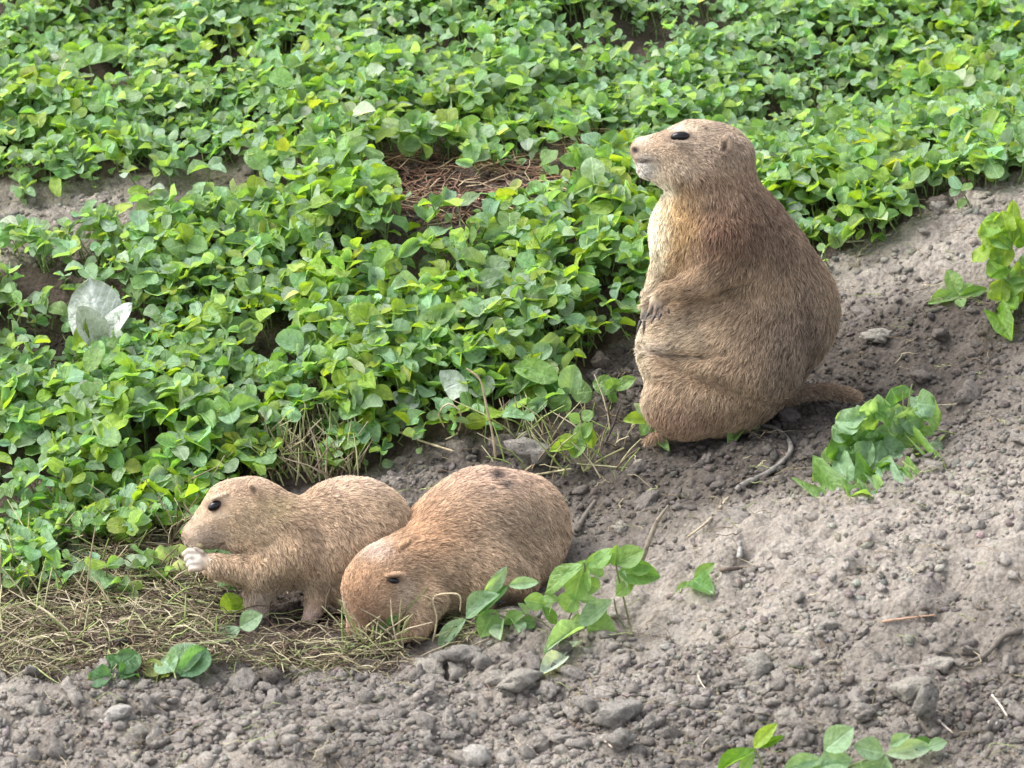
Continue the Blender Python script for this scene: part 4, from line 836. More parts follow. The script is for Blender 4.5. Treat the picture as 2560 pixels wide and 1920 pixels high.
    def furry(s, n, colour, length, flow, mask, tuft=1.0):
        W, F = s.Wv, s.F
        T = np.r_[F[:, [0, 1, 2]], F[:, [0, 2, 3]]]
        cr = np.cross(W[T[:, 1]]-W[T[:, 0]], W[T[:, 2]]-W[T[:, 0]]); ar = np.linalg.norm(cr, axis=1)
        cp = s.Vp[T].mean(1); wt = ar*mask(cp); wt /= wt.sum()
        ti = rng.choice(len(T), n, p=wt); a = np.sqrt(rng.random(n)); b = rng.random(n)
        bc = np.stack([1-a, a*(1-b), a*b], 1)
        p = (W[T[ti]]*bc[..., None]).sum(1); pp = (s.Vp[T[ti]]*bc[..., None]).sum(1); nn = norm((s.vn[T[ti]]*bc[..., None]).sum(1))
        m3 = np.stack([s.r, -s.u, s.f])
        d = flow(pp)@m3                                           # pixel-space direction -> world
        nz = np.stack([fbm(pp*0.035, 2, 1), fbm(pp*0.035, 2, 5), fbm(pp*0.035, 2, 9)], 1)
        nz2 = np.stack([vnoise(pp*0.14, 2), vnoise(pp*0.14, 6), vnoise(pp*0.14, 10)], 1)
        d = norm(d) + 0.28*nz + 0.55*tuft*nz2 + 0.16*rng.normal(size=(n, 3))
        d = norm(d - (d*nn).sum(1, keepdims=True)*nn)
        ln = 0.82*length(pp)*s.s*rng.uniform(0.6, 1.25, n)
        lift = (0.42 + 0.25*rng.random(n) + 0.25*fbm(pp*0.05, 2, 33))[:, None]
        K = 5; t = np.linspace(0, 1, K)
        up = norm(d + lift*1.6*nn); fin = norm(d + 0.15*nn)
        pts = np.empty((n, K, 3)); pts[:, 0] = p - nn*0.0006
        for k in range(1, K):
            dd = norm(up*(1-t[k]) + fin*t[k] + 0.05*rng.normal(size=(n, 3))); pts[:, k] = pts[:, k-1] + dd*(ln/(K-1))[:, None]
        pts[:, :, :] += 0
        cu = bpy.data.hair_curves.new('fur'); cu.add_curves([K]*n)
        cu.position_data.foreach_set('vector', pts.astype(np.float32).ravel())
        ra = cu.attributes.get('radius') or cu.attributes.new('radius', 'FLOAT', 'POINT')
        rr = np.tile(np.array([1.0, 1.0, 0.85, 0.6, 0.2], np.float32), n)*0.00022*np.repeat(rng.uniform(0.6, 1.3, n), K)
        ra.data.foreach_set('value', rr.astype(np.float32))
        c = colour(pp)*s.tint; q = rng.random(n)
        tf = vnoise(pp*0.11, 91)*0.6 + vnoise(pp*0.24, 92)*0.6 + 0.35*fbm(pp*0.03, 2, 93); c = c*(1 + 0.28*tf)[:, None]*rng.uniform(0.72, 1.22, (n, 1)); c = np.where((q < 0.15)[:, None], c*np.array([0.34, 0.29, 0.27]), c); c = np.where((q > 0.84)[:, None], c*1.35 + 0.035, c)
        ca = cu.attributes.new('Col', 'FLOAT_COLOR', 'CURVE'); cc4 = np.ones((n, 4), np.float32); cc4[:, :3] = np.clip(c, 0, 1); ca.data.foreach_set('color', cc4.ravel())
        cu.materials.append(M_fur)
        link('fur', cu, parent=s.e)
    def eye(s, u, v, ru, rv, rot=0, sink=0.35):
        c = s.surf(u, v); V, F = icos(3); V = V*np.array([ru, rv, min(ru, rv)*0.95]); a = R(rot)
        V = np.stack([V[:, 0]*math.cos(a) - V[:, 1]*math.sin(a), V[:, 0]*math.sin(a) + V[:, 1]*math.cos(a), V[:, 2]], 1)
        P = V + np.array([u, v, c + min(ru, rv)*sink]); o = np.array([u, v, c])
        Wd = s.W(P); ow = s.W(o)[0]
        link('eye', mesh_np('eye', Wd-ow, F, mat=M_eye), parent=s.e, loc=ow)
    def claw(s, a, b, r):
        P = s.W(np.array([a, (np.array(a)+np.array(b))/2 + np.array([0, -r*0.5, -r*0.5]), b])); o = P[0].copy()
        V, F = tubes((P-o)[None], (np.array([r, r*0.7, r*0.12])*s.s)[None], 6)
        link('claw', mesh_np('claw', V, F, mat=M_claw), parent=s.e, loc=o)
def surface_nets(S):
    inside = S < 0
    nx, ny, nz = S.shape
    cnt = np.zeros((nx-1, ny-1, nz-1), np.int8)
    for dx in (0, 1):
        for dy in (0, 1):
            for dz in (0, 1): cnt += inside[dx:nx-1+dx, dy:ny-1+dy, dz:nz-1+dz]
    act = (cnt > 0) & (cnt < 8); I = np.argwhere(act); n = len(I)
    idx = np.full(act.shape, -1, np.int64); idx[tuple(I.T)] = np.arange(n)
    acc = np.zeros((n, 3)); num = np.zeros(n)
    cor = [(0, 0, 0), (1, 0, 0), (0, 1, 0), (0, 0, 1), (1, 1, 0), (1, 0, 1), (0, 1, 1), (1, 1, 1)]
    for a in cor:
        for ax in range(3):
            if a[ax] == 1: continue
            b = list(a); b[ax] = 1
            sa = S[I[:, 0]+a[0], I[:, 1]+a[1], I[:, 2]+a[2]]; sb = S[I[:, 0]+b[0], I[:, 1]+b[1], I[:, 2]+b[2]]
            m = (sa < 0) != (sb < 0); t = np.where(m, sa/np.where(m, sa-sb, 1), 0)
            p = np.array(a, float)[None].repeat(n, 0); p[:, ax] += t
            acc += p*m[:, None]; num += m
    V = I + acc/num[:, None]
    Fs = []
    for ax in range(3):
        o1, o2 = [(1, 2), (2, 0), (0, 1)][ax]
        sl0 = [slice(None)]*3; sl1 = [slice(None)]*3; sl0[ax] = slice(0, -1); sl1[ax] = slice(1, None)
        A = inside[tuple(sl0)]; B = inside[tuple(sl1)]; ch = np.argwhere(A != B)
        ok = (ch[:, o1] > 0) & (ch[:, o2] > 0) & (ch[:, o1] < S.shape[o1]-1) & (ch[:, o2] < S.shape[o2]-1); ch = ch[ok]
        fl = A[tuple(ch.T)]
        def g(d1, d2):
            q = ch.copy(); q[:, o1] -= d1; q[:, o2] -= d2; return idx[tuple(q.T)]
        q = np.stack([g(0, 0), g(1, 0), g(1, 1), g(0, 1)], 1)
        q[fl] = q[fl][:, ::-1]
        # pixel space is left-handed once v is flipped: orientation fixed by caller's normals below
        Fs.append(q)
    F = np.concatenate(Fs)
    # make normals point outward: in (u, v-down, c) the world map keeps handedness (r, -u, f)
    return V, F[:, ::-1]

def fur_material():
    m, nt, b = new_mat('fur')
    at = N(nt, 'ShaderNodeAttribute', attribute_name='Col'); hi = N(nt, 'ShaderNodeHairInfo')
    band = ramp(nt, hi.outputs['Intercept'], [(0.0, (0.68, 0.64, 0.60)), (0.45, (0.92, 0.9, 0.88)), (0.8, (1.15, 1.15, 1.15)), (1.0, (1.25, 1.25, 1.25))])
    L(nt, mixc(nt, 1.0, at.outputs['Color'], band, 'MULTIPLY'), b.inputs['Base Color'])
    b.inputs['Roughness'].default_value = 0.55; b.inputs['Specular IOR Level'].default_value = 0.25
    return m
M_fur = fur_material(); M_skin = plain('skin_under_fur', rough=0.85, spec=0.1)
def blend_colors(spots, basec):
    """spots: (u, v, c or None, ru, rv, colour, strength)"""
    def f(p):
        c = np.tile(np.array(basec, float), (len(p), 1))
        for (uu, vv, ccz, ru_, rv_, cl, st) in spots:
            d2 = ((p[:, 0]-uu)/ru_)**2 + ((p[:, 1]-vv)/rv_)**2
            if ccz is not None: d2 = d2 + ((p[:, 2]-ccz)/max(ru_, rv_))**2
            wg = (st*np.exp(-d2**1.3))[:, None]; c = c*(1-wg) + np.array(cl)*wg
        nz = fbm(p*0.022, 3, 71)[:, None]; return np.clip(c*(1+0.16*nz), 0.004, 1)
    return f
def flow_field(pts):
    P = np.array([[a, b] for a, b, *_ in pts], float); Dv = np.array([[x, y, z] for _, _, x, y, z, *_ in pts], float); sg = np.array([q[5] if len(q) > 5 else 90. for q in pts])
    def f(p):
        wgt = np.exp(-(((p[:, None, :2]-P[None])**2).sum(2))/(2*sg[None]**2)) + 1e-9
        return (wgt/wgt.sum(1, keepdims=True))@Dv
    return f

# ---- the upright animal
A = Animal((1750, 1100), 'large plump tan prairie dog sitting upright on its haunches, looking left', 4.5)
off = 55
def c_(v, o=0): return -TAN_*(1100-v) + off + o
A.groups = [[
 ('el', (1780, 870, c_(870)), (190, 228, 175), 0, 30), ('el', (1900, 768, c_(768, 30)), (194, 195, 170), 0, 60), ('el', (1850, 915, c_(915, 10)), (140, 140, 150), 0, 60),
 ('el', (1708, 1008, c_(1008, -88)), (112, 98, 95), 14, 20), ('el', (1700, 1030, c_(1030, 110)), (95, 90, 90), 0, 40),
 ('el', (1870, 860, c_(860, -118)), (140, 165, 80), -15, 26), ('el', (1690, 860, c_(860, -20)), (98, 100, 120), 0, 40),
 ('rc', (1660, 1085, c_(1085, -90), 26), (1620, 1102, c_(1100, -110), 17), 18)],
 [('el', (1808, 610, c_(610)), (190, 160, 140), 20, 30), ('el', (1800, 530, c_(530)), (155, 112, 122), 32, 50), ('el', (1768, 458, c_(458)), (126, 98, 98), 26, 34),
  ('el', (1705, 575, c_(575)), (90, 105, 100), 0, 34),
  ('el', (1764, 388, c_(388)), (114, 90, 88), 8, 40), ('rc', (1705, 378, c_(378), 76), (1618, 384, c_(384), 46), 30), ('rc', (1618, 380, c_(380), 44), (1597, 376, c_(376), 33), 12),
  ('rc', (1612, 420, c_(420), 34), (1690, 428, c_(428), 64), 18), ('el', (1728, 432, c_(432)), (96, 66, 92), 0, 24),
  
  # near arm and hand
  ('rc', (1800, 600, c_(600, -95), 80), (1765, 690, c_(690, -118), 54), 30), ('rc', (1765, 692, c_(690, -120), 50), (1668, 728, c_(730, -112), 30), 22), ('rc', (1668, 726, c_(730, -114), 27), (1640, 752, c_(752, -112), 22), 12),
  # far arm
  ('rc', (1668, 640, c_(640, 20), 52), (1630, 725, c_(725, -20), 30), 24), ('rc', (1630, 725, c_(725, -24), 24), (1612, 775, c_(775, -36), 14), 10)]
 + [('rc', (1640+dx, 755+dy, c_(755, -120+dz), 9), (1640+ex, 755+ey, c_(755, -126+dz), 6.5), 4) for dx, dy, dz, ex, ey in [(-10, 0, 0, -22, 30), (0, 8, -8, -8, 38), (12, 8, -10, 8, 32), (20, 0, -6, 26, 20)]]
 + [('rc', (1612+dx, 772, c_(775, -40), 8), (1602+ex, 802, c_(800, -44), 5.5), 4) for dx, ex in [(-6, -4), (4, 6)]]]
cA = A.gc(2000, 1000)
def tailc(u, v): return A.gc(u, v+26) - TAN_*26
A.groups[0] += [('rc', (1920, 1000, tailc(1930, 1000), 36), (1990, 978, tailc(1990, 978)-18, 23), 20), ('rc', (1990, 978, tailc(1990, 978)-18, 23), (2060, 966, tailc(2060, 966)-18, 21), 8), ('rc', (2060, 966, tailc(2060, 966)-18, 21), (2115, 976, tailc(2115, 976)-16, 17), 6), ('rc', (2115, 976, tailc(2115, 976)-16, 17), (2140, 984, tailc(2140, 984)-14, 13), 5)]
A.cuts = [('cut', (1578, 380, c_(378, -22)), (10, 7, 8), 20, 4), ('cut', (1600, 408, c_(408, -34)), (20, 3, 14), 8, 5), ('cut', (1691, 346, c_(346, -80)), (25, 12, 12), -4, 8), ('cut', (1765, 738, c_(738, -178)), (120, 8, 60), -22, 18), ('cut', (1660, 884, c_(884, -146)), (100, 8, 60), 4, 40), ('cut', (1765, 950, c_(950, -196)), (120, 9, 46), 22, 44)]
A.vs = 0.980; A.tint = np.array([1.28, 1.36, 1.40]); A.post = [('el', (1803, 366, c_(366, -80)), (18, 27, 12), 10, 5), ('cut', (1797, 372, c_(372, -92)), (9, 18, 12), 10, 4), ('el', (1692, 361, c_(361, -74)), (26, 5, 8), 2, 8)]
TANc = (0.335, 0.225, 0.140); BRNc = (0.235, 0.145, 0.090); CRM = (0.78, 0.68, 0.50); GREYc = (0.300, 0.225, 0.165)
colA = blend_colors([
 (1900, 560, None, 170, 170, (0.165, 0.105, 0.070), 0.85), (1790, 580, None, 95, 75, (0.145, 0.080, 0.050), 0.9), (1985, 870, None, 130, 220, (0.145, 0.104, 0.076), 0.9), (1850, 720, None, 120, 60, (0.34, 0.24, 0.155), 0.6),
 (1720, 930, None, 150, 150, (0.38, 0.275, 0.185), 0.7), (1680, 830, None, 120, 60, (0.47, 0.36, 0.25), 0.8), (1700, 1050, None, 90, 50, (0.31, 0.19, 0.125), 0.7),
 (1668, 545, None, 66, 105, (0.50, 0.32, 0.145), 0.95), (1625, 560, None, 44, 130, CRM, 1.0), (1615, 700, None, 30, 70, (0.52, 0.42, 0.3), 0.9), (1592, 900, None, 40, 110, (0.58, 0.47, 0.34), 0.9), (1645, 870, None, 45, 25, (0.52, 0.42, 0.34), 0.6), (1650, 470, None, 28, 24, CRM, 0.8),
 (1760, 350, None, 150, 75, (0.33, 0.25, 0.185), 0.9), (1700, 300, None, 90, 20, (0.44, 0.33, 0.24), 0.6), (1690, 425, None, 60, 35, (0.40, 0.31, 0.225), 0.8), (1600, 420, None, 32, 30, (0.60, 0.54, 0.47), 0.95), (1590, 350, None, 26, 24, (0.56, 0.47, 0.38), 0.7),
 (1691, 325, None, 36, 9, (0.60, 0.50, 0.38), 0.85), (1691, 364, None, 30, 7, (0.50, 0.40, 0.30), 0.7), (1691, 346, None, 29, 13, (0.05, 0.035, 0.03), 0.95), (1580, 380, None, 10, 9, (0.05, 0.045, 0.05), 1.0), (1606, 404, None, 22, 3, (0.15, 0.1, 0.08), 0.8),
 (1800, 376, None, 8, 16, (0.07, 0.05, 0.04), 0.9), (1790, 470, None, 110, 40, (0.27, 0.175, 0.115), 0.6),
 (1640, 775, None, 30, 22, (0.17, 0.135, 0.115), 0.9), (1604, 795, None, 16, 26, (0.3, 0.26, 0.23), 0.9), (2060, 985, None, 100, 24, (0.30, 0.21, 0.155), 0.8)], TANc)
def lenA(p):
    l = np.full(len(p), 25.0); u, v = p[:, 0], p[:, 1]
    hd = 12 + 9*np.clip((u-1600)/250, 0, 1); hd = 7 + (hd-7)*np.clip((u-1600)/80, 0, 1); l = l + (hd-l)*np.clip((480-v)/70, 0, 1)
    l = l + (6-l)*np.exp(-(((u-1691)/60)**2 + ((v-346)/34)**2)**1.5*1.2); l = l + (6-l)*np.exp(-(((u-1804)/30)**2 + ((v-370)/36)**2)**1.5*1.2)
    l = np.where((u < 1670) & (v > 735) & (v < 815) & (p[:, 2] < c_(775, -95)+0*u), 4, l); l = np.where((u < 1622) & (v > 760) & (v < 815), 4, l); l = np.where((u > 1960) & (v > 945), 15, l); return l
A.build((1540, 260, -640), (2180, 1150, 330), colA, joink=lambda u: np.interp(u, [1600, 1850, 1900, 1990], [9, 12, 40, 110]), length=lenA)
flA = flow_field([(1580, 370, 1, 0.1, 0, 40), (1660, 310, 1, -0.35, 0, 50), (1760, 300, 1, 0.15, 0, 60), (1700, 400, 1, 0.35, 0, 50), (1850, 370, 0.7, 0.8, 0, 60), (1900, 480, 0.55, 1, 0, 80), (1780, 480, 0.3, 1, 0, 70),
 (1640, 500, -0.1, 1, 0, 50), (1640, 620, -0.2, 1, 0, 60), (1780, 600, -0.5, 1, 0, 70), (1720, 700, -1, 0.5, 0, 50), (1900, 620, 0.3, 1, 0, 80), (2020, 700, 0.25, 1, 0, 80), (1880, 720, -0.15, 1, 0, 60), (1700, 800, -1, 0.15, 0, 60), (1800, 800, -0.8, 0.5, 0, 60),
 (1700, 900, -1, 0.25, 0, 70), (1850, 900, -0.35, 1, 0, 80), (2000, 880, -0.25, 1, 0, 80), (1650, 1030, -0.4, 1, 0, 60), (1760, 1050, -0.1, 1, 0, 70), (1900, 1030, -0.1, 1, 0, 60), (2000, 985, 1, 0, 0, 30), (2100, 978, 1, 0.1, 0, 40)])
def maskA(p):
    u, v = p[:, 0], p[:, 1]; m = np.ones(len(p)); m[((u-1691)/25)**2 + ((v-346)/11)**2 < 1] = 0; m[((u-1579)/13)**2 + ((v-378)/9)**2 < 1] = 0
    m *= np.where(v < 450, 1.7, 1.0); m *= np.where(p[:, 2] > c_(v, 60), 0.35, 1.0); return m
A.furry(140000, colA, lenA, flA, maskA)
A.eye(1690, 346, 24, 13, -5, 0.2)
for a, b in [((1618, 785), (1612, 802)), ((1632, 793), (1626, 812)), ((1648, 787), (1644, 804)), ((1666, 775), (1670, 790)), ((1598, 802), (1588, 838)), ((1608, 802), (1606, 836))]:
    ca = A.surf(*a); A.claw((a[0], a[1], ca+4), (b[0], b[1], ca-4), 5)

# ---- the digging animal
B = Animal((1050, 1585), 'plump reddish tan prairie dog with its head down, digging in the litter', 4.6)
def cb(u, v, g, o=0): return B.C(u, v, g, o)
B.groups = [[
 ('el', (1308, 1318, cb(1308, 1318, 1470, 90)), (136, 152, 128), 0, 30), ('el', (1205, 1300, cb(1205, 1300, 1510, 90)), (160, 145, 130), -28, 60), ('el', (1120, 1345, cb(1120, 1345, 1540, 85)), (140, 120, 118), -35, 60),
 ('el', (1150, 1440, cb(1150, 1440, 1560, 80)), (180, 110, 115), 0, 50), ('el', (1300, 1400, cb(1300, 1400, 1490, 60)), (105, 85, 90), 0, 40)],
 [('el', (1060, 1420, cb(1060, 1420, 1575, 75)), (115, 115, 105), 0, 60), ('el', (985, 1435, cb(985, 1435, 1590, 55)), (95, 95, 90), 0, 50),
 ('el', (943, 1462, cb(943, 1462, 1600, 40)), (94, 88, 82), -60, 40), ('rc', (928, 1490, cb(928, 1490, 1600, 35), 72), (900, 1572, cb(900, 1572, 1605, 25), 38), 25), ('rc', (900, 1572, cb(900, 1572, 1605, 22), 34), (893, 1592, cb(893, 1592, 1605, 20), 26), 10),
 ('el', (985, 1508, cb(985, 1508, 1600, 45)), (66, 54, 68), 20, 24), ('rc', (1075, 1500, cb(1075, 1500, 1590, 10), 52), (1045, 1570, cb(1045, 1570, 1600, 0), 34), 30), ('rc', (1040, 1575, cb(1040, 1575, 1605, 0), 26), (1000, 1596, cb(1000, 1596, 1608, -10), 16), 14),
 ('el', (987, 1437, cb(987, 1437, 1600, -38)), (26, 9, 12), -8, 10)],
 [('rc', (1320, 1450, cb(1320, 1450, 1500, -10), 32), (1275, 1495, cb(1275, 1495, 1510, -30), 19), 12), ('rc', (1275, 1495, cb(1275, 1495, 1510, -32), 17), (1245, 1502, cb(1245, 1502, 1512, -34), 12), 8)]]
B.post = [('el', (1010, 1364, cb(1010, 1364, 1590, -36)), (23, 12, 13), -38, 5), ('cut', (1015, 1372, cb(1012, 1372, 1590, -50)), (17, 7, 12), -38, 4), ('el', (987, 1439, cb(987, 1439, 1600, -36)), (26, 7, 12), -8, 8)]
B.cuts = [('cut', (988, 1450, cb(988, 1450, 1600, -46)), (20, 10, 14), 6, 7)]
colB = blend_colors([
 (1230, 1180, None, 150, 60, (0.52, 0.36, 0.27), 0.75), (1060, 1270, None, 110, 60, (0.52, 0.35, 0.235), 0.7), (1320, 1330, None, 130, 120, (0.36, 0.265, 0.19), 0.75), (1200, 1400, None, 150, 80, (0.34, 0.235, 0.155), 0.7),
 (1060, 1330, None, 100, 70, (0.45, 0.265, 0.15), 0.7), (935, 1380, None, 42, 30, (0.60, 0.46, 0.38), 0.85), (915, 1450, None, 80, 60, (0.42, 0.26, 0.155), 0.8), (910, 1540, None, 60, 60, (0.27, 0.165, 0.11), 0.8),  # the pale crown spot paints the highlight on the head into the coat
 (1015, 1490, None, 26, 40, (0.55, 0.43, 0.33), 0.8), (1110, 1520, None, 120, 50, (0.36, 0.26, 0.17), 0.7), (858, 1530, None, 16, 40, (0.5, 0.37, 0.28), 0.7), (988, 1449, None, 20, 10, (0.05, 0.035, 0.03), 0.95),
 (1240, 1180, None, 20, 12, (0.05, 0.035, 0.03), 1.0), (1262, 1206, None, 17, 11, (0.08, 0.06, 0.05), 0.95), (1225, 1222, None, 12, 9, (0.2, 0.15, 0.12), 0.7), (1270, 1500, None, 45, 22, (0.1, 0.075, 0.06), 0.9), (893, 1600, None, 20, 12, (0.08, 0.06, 0.055), 0.9)], (0.40, 0.265, 0.17))
def lenB(p):
    l = np.full(len(p), 23.0); u, v = p[:, 0], p[:, 1]; hd = 13 - 5*np.clip((v-1460)/90, 0, 1); l = l + (hd-l)*np.clip((1040-u)/70, 0, 1)*np.clip((v-1330)/50, 0, 1); l = l + (5-l)*np.exp(-(((u-988)/40)**2 + ((v-1448)/26)**2)**1.5*1.2); l = np.where((v > 1470) & (u > 1225), 5, l)
    l = l + (6-l)*np.exp(-(((u-1010)/24)**2 + ((v-1364)/20)**2)**1.5*1.2); return l
B.build((790, 1110, -260), (1500, 1640, 480), colB, joink=lambda u: np.full(len(u), 45.0), length=lenB)
flB = flow_field([(890, 1580, 0.1, -1, 0, 40), (900, 1480, 0.3, -1, 0, 60), (930, 1390, 0.6, -1, 0, 60), (1020, 1290, 1, -0.8, 0, 70), (1130, 1200, 1, -0.5, 0, 70), (1250, 1170, 1, 0.2, 0, 70), (1380, 1230, 0.7, 1, 0, 70), (1430, 1340, 0.3, 1, 0, 70),
 (1300, 1330, 1, 0.45, 0, 90), (1180, 1330, 1, 0.3, 0, 90), (1050, 1430, 1, 0.1, 0, 60), (990, 1480, 1, 0.15, 0, 50), (1100, 1530, 0.4, 1, 0, 60), (1220, 1450, 0.8, 0.8, 0, 70), (1000, 1360, 1, -0.3, 0, 50)])
def maskB(p):
    u, v = p[:, 0], p[:, 1]; m = np.ones(len(p)); m[((u-988)/19)**2 + ((v-1451)/9)**2 < 1] = 0; m *= np.where((u < 1000) & (v > 1350), 1.5, 1); return m
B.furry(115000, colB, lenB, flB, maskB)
B.eye(987, 1452, 14, 7.5, 8, 0.5)
for k in range(4):
    a = (1236+k*7, 1498+k*3); ca = B.surf(a[0]+6, a[1]); B.claw((a[0]+4, a[1], ca+4), (a[0]-12, a[1]+10, ca-6), 4.5)

# ---- the nibbling animal
Cn = Animal((700, 1545), 'smaller tan prairie dog at the left holding food to its mouth with pale paws', 3.4)
def cn(u, v, g, o=0): return Cn.C(u, v, g, o)
g0 = 1548
def cm(v, o=0): return -TAN_*(1545-v) + 22 + o
Cn.groups = [[
 ('el', (880, 1330, cm(1330, 30)), (165, 142, 115), 0, 30), ('el', (905, 1420, cm(1420, 30)), (130, 110, 110), 0, 50), ('el', (770, 1395, cm(1395, 5)), (170, 84, 100), 0, 60), ('el', (910, 1490, cm(1490, 20)), (80, 50, 90), 0, 40),
 ('rc', (690, 1430, cm(1430, -30), 56), (646, 1480, cm(1480, -50), 36), 24), ('rc', (646, 1480, cm(1480, -50), 36), (642, 1545, cm(1545, -60), 32), 12), ('rc', (642, 1552, cm(1548, -64), 22), (612, 1558, cm(1556, -74), 15), 10),
 ('rc', (800, 1460, cm(1460, -20), 44), (785, 1525, cm(1525, -50), 27), 24), ('rc', (785, 1525, cm(1525, -50), 26), (770, 1560, cm(1556, -60), 22), 8)],
 [('el', (735, 1325, cm(1325)), (118, 92, 92), 14, 34), ('el', (700, 1400, cm(1400, -5)), (105, 72, 85), 0, 40),
  ('el', (632, 1272, cm(1272)), (100, 86, 76), 0, 40), ('rc', (578, 1275, cm(1275), 74), (505, 1328, cm(1328), 42), 30), ('rc', (505, 1330, cm(1330), 38), (489, 1336, cm(1336), 31), 12),
  ('rc', (528, 1350, cm(1350), 22), (595, 1330, cm(1330), 48), 16), ('el', (640, 1330, cm(1330)), (82, 58, 80), 0, 30), ('el', (556, 1240, cm(1240, -54)), (26, 8, 12), -24, 12)],
 [('rc', (740, 1380, cm(1380, -62), 66), (650, 1432, cm(1432, -75), 42), 30), ('rc', (655, 1428, cm(1428, -76), 46), (545, 1408, cm(1408, -70), 31), 20), ('rc', (545, 1408, cm(1408, -70), 30), (512, 1392, cm(1392, -62), 21), 12),
  ('rc', (640, 1440, cm(1440, 10), 40), (530, 1420, cm(1420, -10), 25), 14)]
 + [('rc', (508, 1374+k*14, cm(1385, -64+k*1), 10.5), (478+k*2.5, 1372+k*15, cm(1385, -62), 9), 2) for k in range(4)]
 + [('rc', (478+k*2.5, 1372+k*15, cm(1385, -62), 9), (466+k*5, 1380+k*14, cm(1385, -48), 8), 2) for k in range(4)] + [('rc', (512, 1376, cm(1376, -74), 8), (494, 1366, cm(1366, -70), 6), 4)]]
Cn.post = [('el', (646, 1222, cm(1222, -60)), (14, 22, 13), -40, 5), ('cut', (640, 1228, cm(1228, -74)), (8, 15, 12), -40, 4)]
Cn.cuts = [('cut', (546, 1262, cm(1262, -74)), (23, 13, 12), -28, 8), ('cut', (548, 1362, cm(1362, -38)), (26, 4, 20), -28, 6), ('cut', (466, 1344, cm(1344, -16)), (6, 5, 6), 0, 4)]
colC = blend_colors([
 (880, 1200, None, 130, 50, (0.52, 0.38, 0.28), 0.7), (600, 1200, None, 90, 40, (0.44, 0.31, 0.225), 0.7), (780, 1300, None, 80, 60, (0.37, 0.25, 0.165), 0.7), (620, 1310, None, 110, 60, (0.47, 0.34, 0.215), 0.75), (690, 1270, None, 45, 30, (0.56, 0.42, 0.24), 0.6),
 (500, 1320, None, 60, 45, (0.42, 0.32, 0.24), 0.8), (530, 1345, None, 50, 22, (0.34, 0.27, 0.21), 0.7), (460, 1345, None, 16, 10, (0.2, 0.14, 0.12), 0.8), (680, 1440, None, 170, 40, (0.42, 0.30, 0.19), 0.7), (760, 1460, None, 100, 22, (0.26, 0.2, 0.145), 0.6),
 (650, 1520, None, 50, 50, (0.31, 0.25, 0.2), 0.9), (775, 1550, None, 34, 30, (0.55, 0.40, 0.34), 0.9), (487, 1392, None, 34, 32, (0.66, 0.59, 0.51), 1.0), (546, 1262, None, 24, 15, (0.05, 0.035, 0.03), 0.95), (552, 1240, None, 36, 10, (0.54, 0.42, 0.31), 0.5), (552, 1286, None, 30, 9, (0.56, 0.44, 0.33), 0.6),
 (642, 1228, None, 10, 12, (0.1, 0.07, 0.05), 0.8), (740, 1340, None, 30, 60, (0.30, 0.2, 0.12), 0.5)], (0.42, 0.295, 0.195))
def lenC(p):
    l = np.full(len(p), 21.0); u, v = p[:, 0], p[:, 1]; hd = 7 + 6*np.clip((u-500)/110, 0, 1); l = l + (hd-l)*np.clip((720-u)/70, 0, 1)*np.clip((1390-v)/40, 0, 1); l = np.where((u < 522) & (v > 1362), 1.5, l); l = l + (5-l)*np.exp(-(((u-546)/46)**2 + ((v-1262)/32)**2)**1.5*1.2)
    l = l + (5-l)*np.exp(-(((u-644)/24)**2 + ((v-1224)/26)**2)**1.5*1.2); l = np.where(v > 1500, 9, l); return l
Cn.build((430, 1150, -300), (1090, 1600, 260), colC, joink=lambda u: np.full(len(u), 20.0), length=lenC)
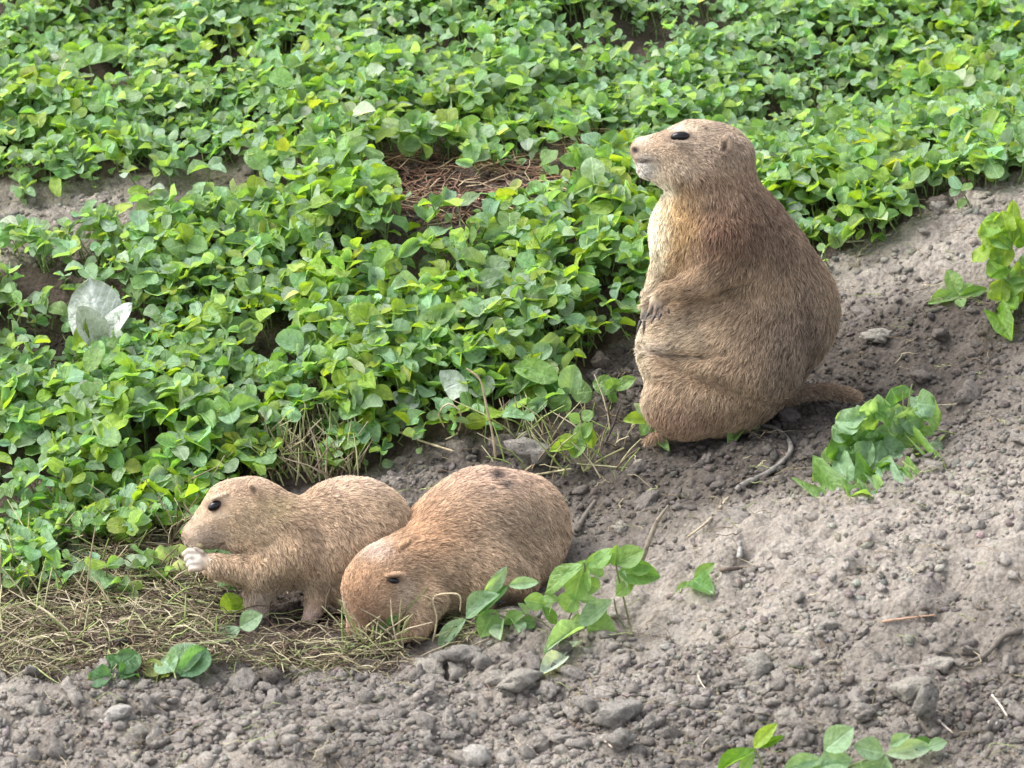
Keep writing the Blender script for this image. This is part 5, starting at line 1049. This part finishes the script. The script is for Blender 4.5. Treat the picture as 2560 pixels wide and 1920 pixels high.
flC = flow_field([(470, 1330, 1, -0.3, 0, 40), (520, 1240, 1, -0.8, 0, 50), (600, 1200, 1, -0.2, 0, 50), (600, 1300, 1, 0.2, 0, 50), (700, 1240, 1, 0.5, 0, 50), (680, 1320, 0.7, 0.8, 0, 40), (780, 1240, 1, -0.2, 0, 50), (900, 1200, 1, 0.1, 0, 60), (980, 1260, 0.8, 0.8, 0, 60),
 (820, 1330, 0.8, 0.8, 0, 60), (560, 1420, 0.2, 1, 0, 50), (680, 1430, 0.2, 1, 0, 60), (800, 1440, 0.3, 1, 0, 60), (900, 1420, 0.4, 1, 0, 70), (650, 1530, 0, 1, 0, 40)])
def maskC(p):
    u, v = p[:, 0], p[:, 1]; m = np.ones(len(p)); a = R(-28); du = (u-546)*math.cos(a)+(v-1262)*math.sin(a); dv = -(u-546)*math.sin(a)+(v-1262)*math.cos(a); m[(du/22)**2 + (dv/13)**2 < 1] = 0
    m *= np.where((u < 510) & (v > 1360) & (v < 1425), 0.25, 1); m *= np.where((u < 680) & (v < 1360), 1.5, 1); return m
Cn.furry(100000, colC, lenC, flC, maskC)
Cn.eye(546, 1262, 20, 12.5, -28)
def whiskers(an, roots):
    for k, (a, b, du, dv) in enumerate(roots):
        c0 = an.surf(a, b); p = np.array([[a, b, c0], [a+du*0.5, b+dv*0.5-1, c0-14], [a+du, b+dv+3, c0-20]]); W_ = an.W(p); o = W_[0].copy()
        V, F = tubes((W_-o)[None], np.array([[0.00022, 0.00017, 0.00007]]), 3); ob = link('whisker', mesh_np('whisker', V, F, mat=M_stem), parent=an.e, loc=o); ob.color = (0.05, 0.04, 0.035, 1)
whiskers(A, [(1612, 392, -26, 8), (1618, 398, -22, 16), (1622, 404, -12, 26), (1628, 392, 30, 22), (1632, 400, 22, 30)])
whiskers(Cn, [(500, 1345, -26, 14), (506, 1350, -14, 22), (514, 1344, 6, 28), (520, 1340, 26, 20)])
# the bit of food between the paws
Pf = Cn.W((505, 1362, Cn.surf(505, 1372)+14))[0] + Cn.O
V, F = icos(2); link('food_morsel', mesh_np('food_morsel', rocky(V, 5)*np.array([0.006, 0.004, 0.005]), F, mat=M_stem), loc=Pf, label='small brown root morsel held between the pale paws and the mouth', category='food').color = (0.2, 0.16, 0.09, 1)
print('done')

tt=0
for o in bpy.data.objects:
    if o.type=='MESH': tt+=sum(max(0,l-2) for l in [p.loop_total for p in o.data.polygons[:1]])*len(o.data.polygons)
print('tris',tt)
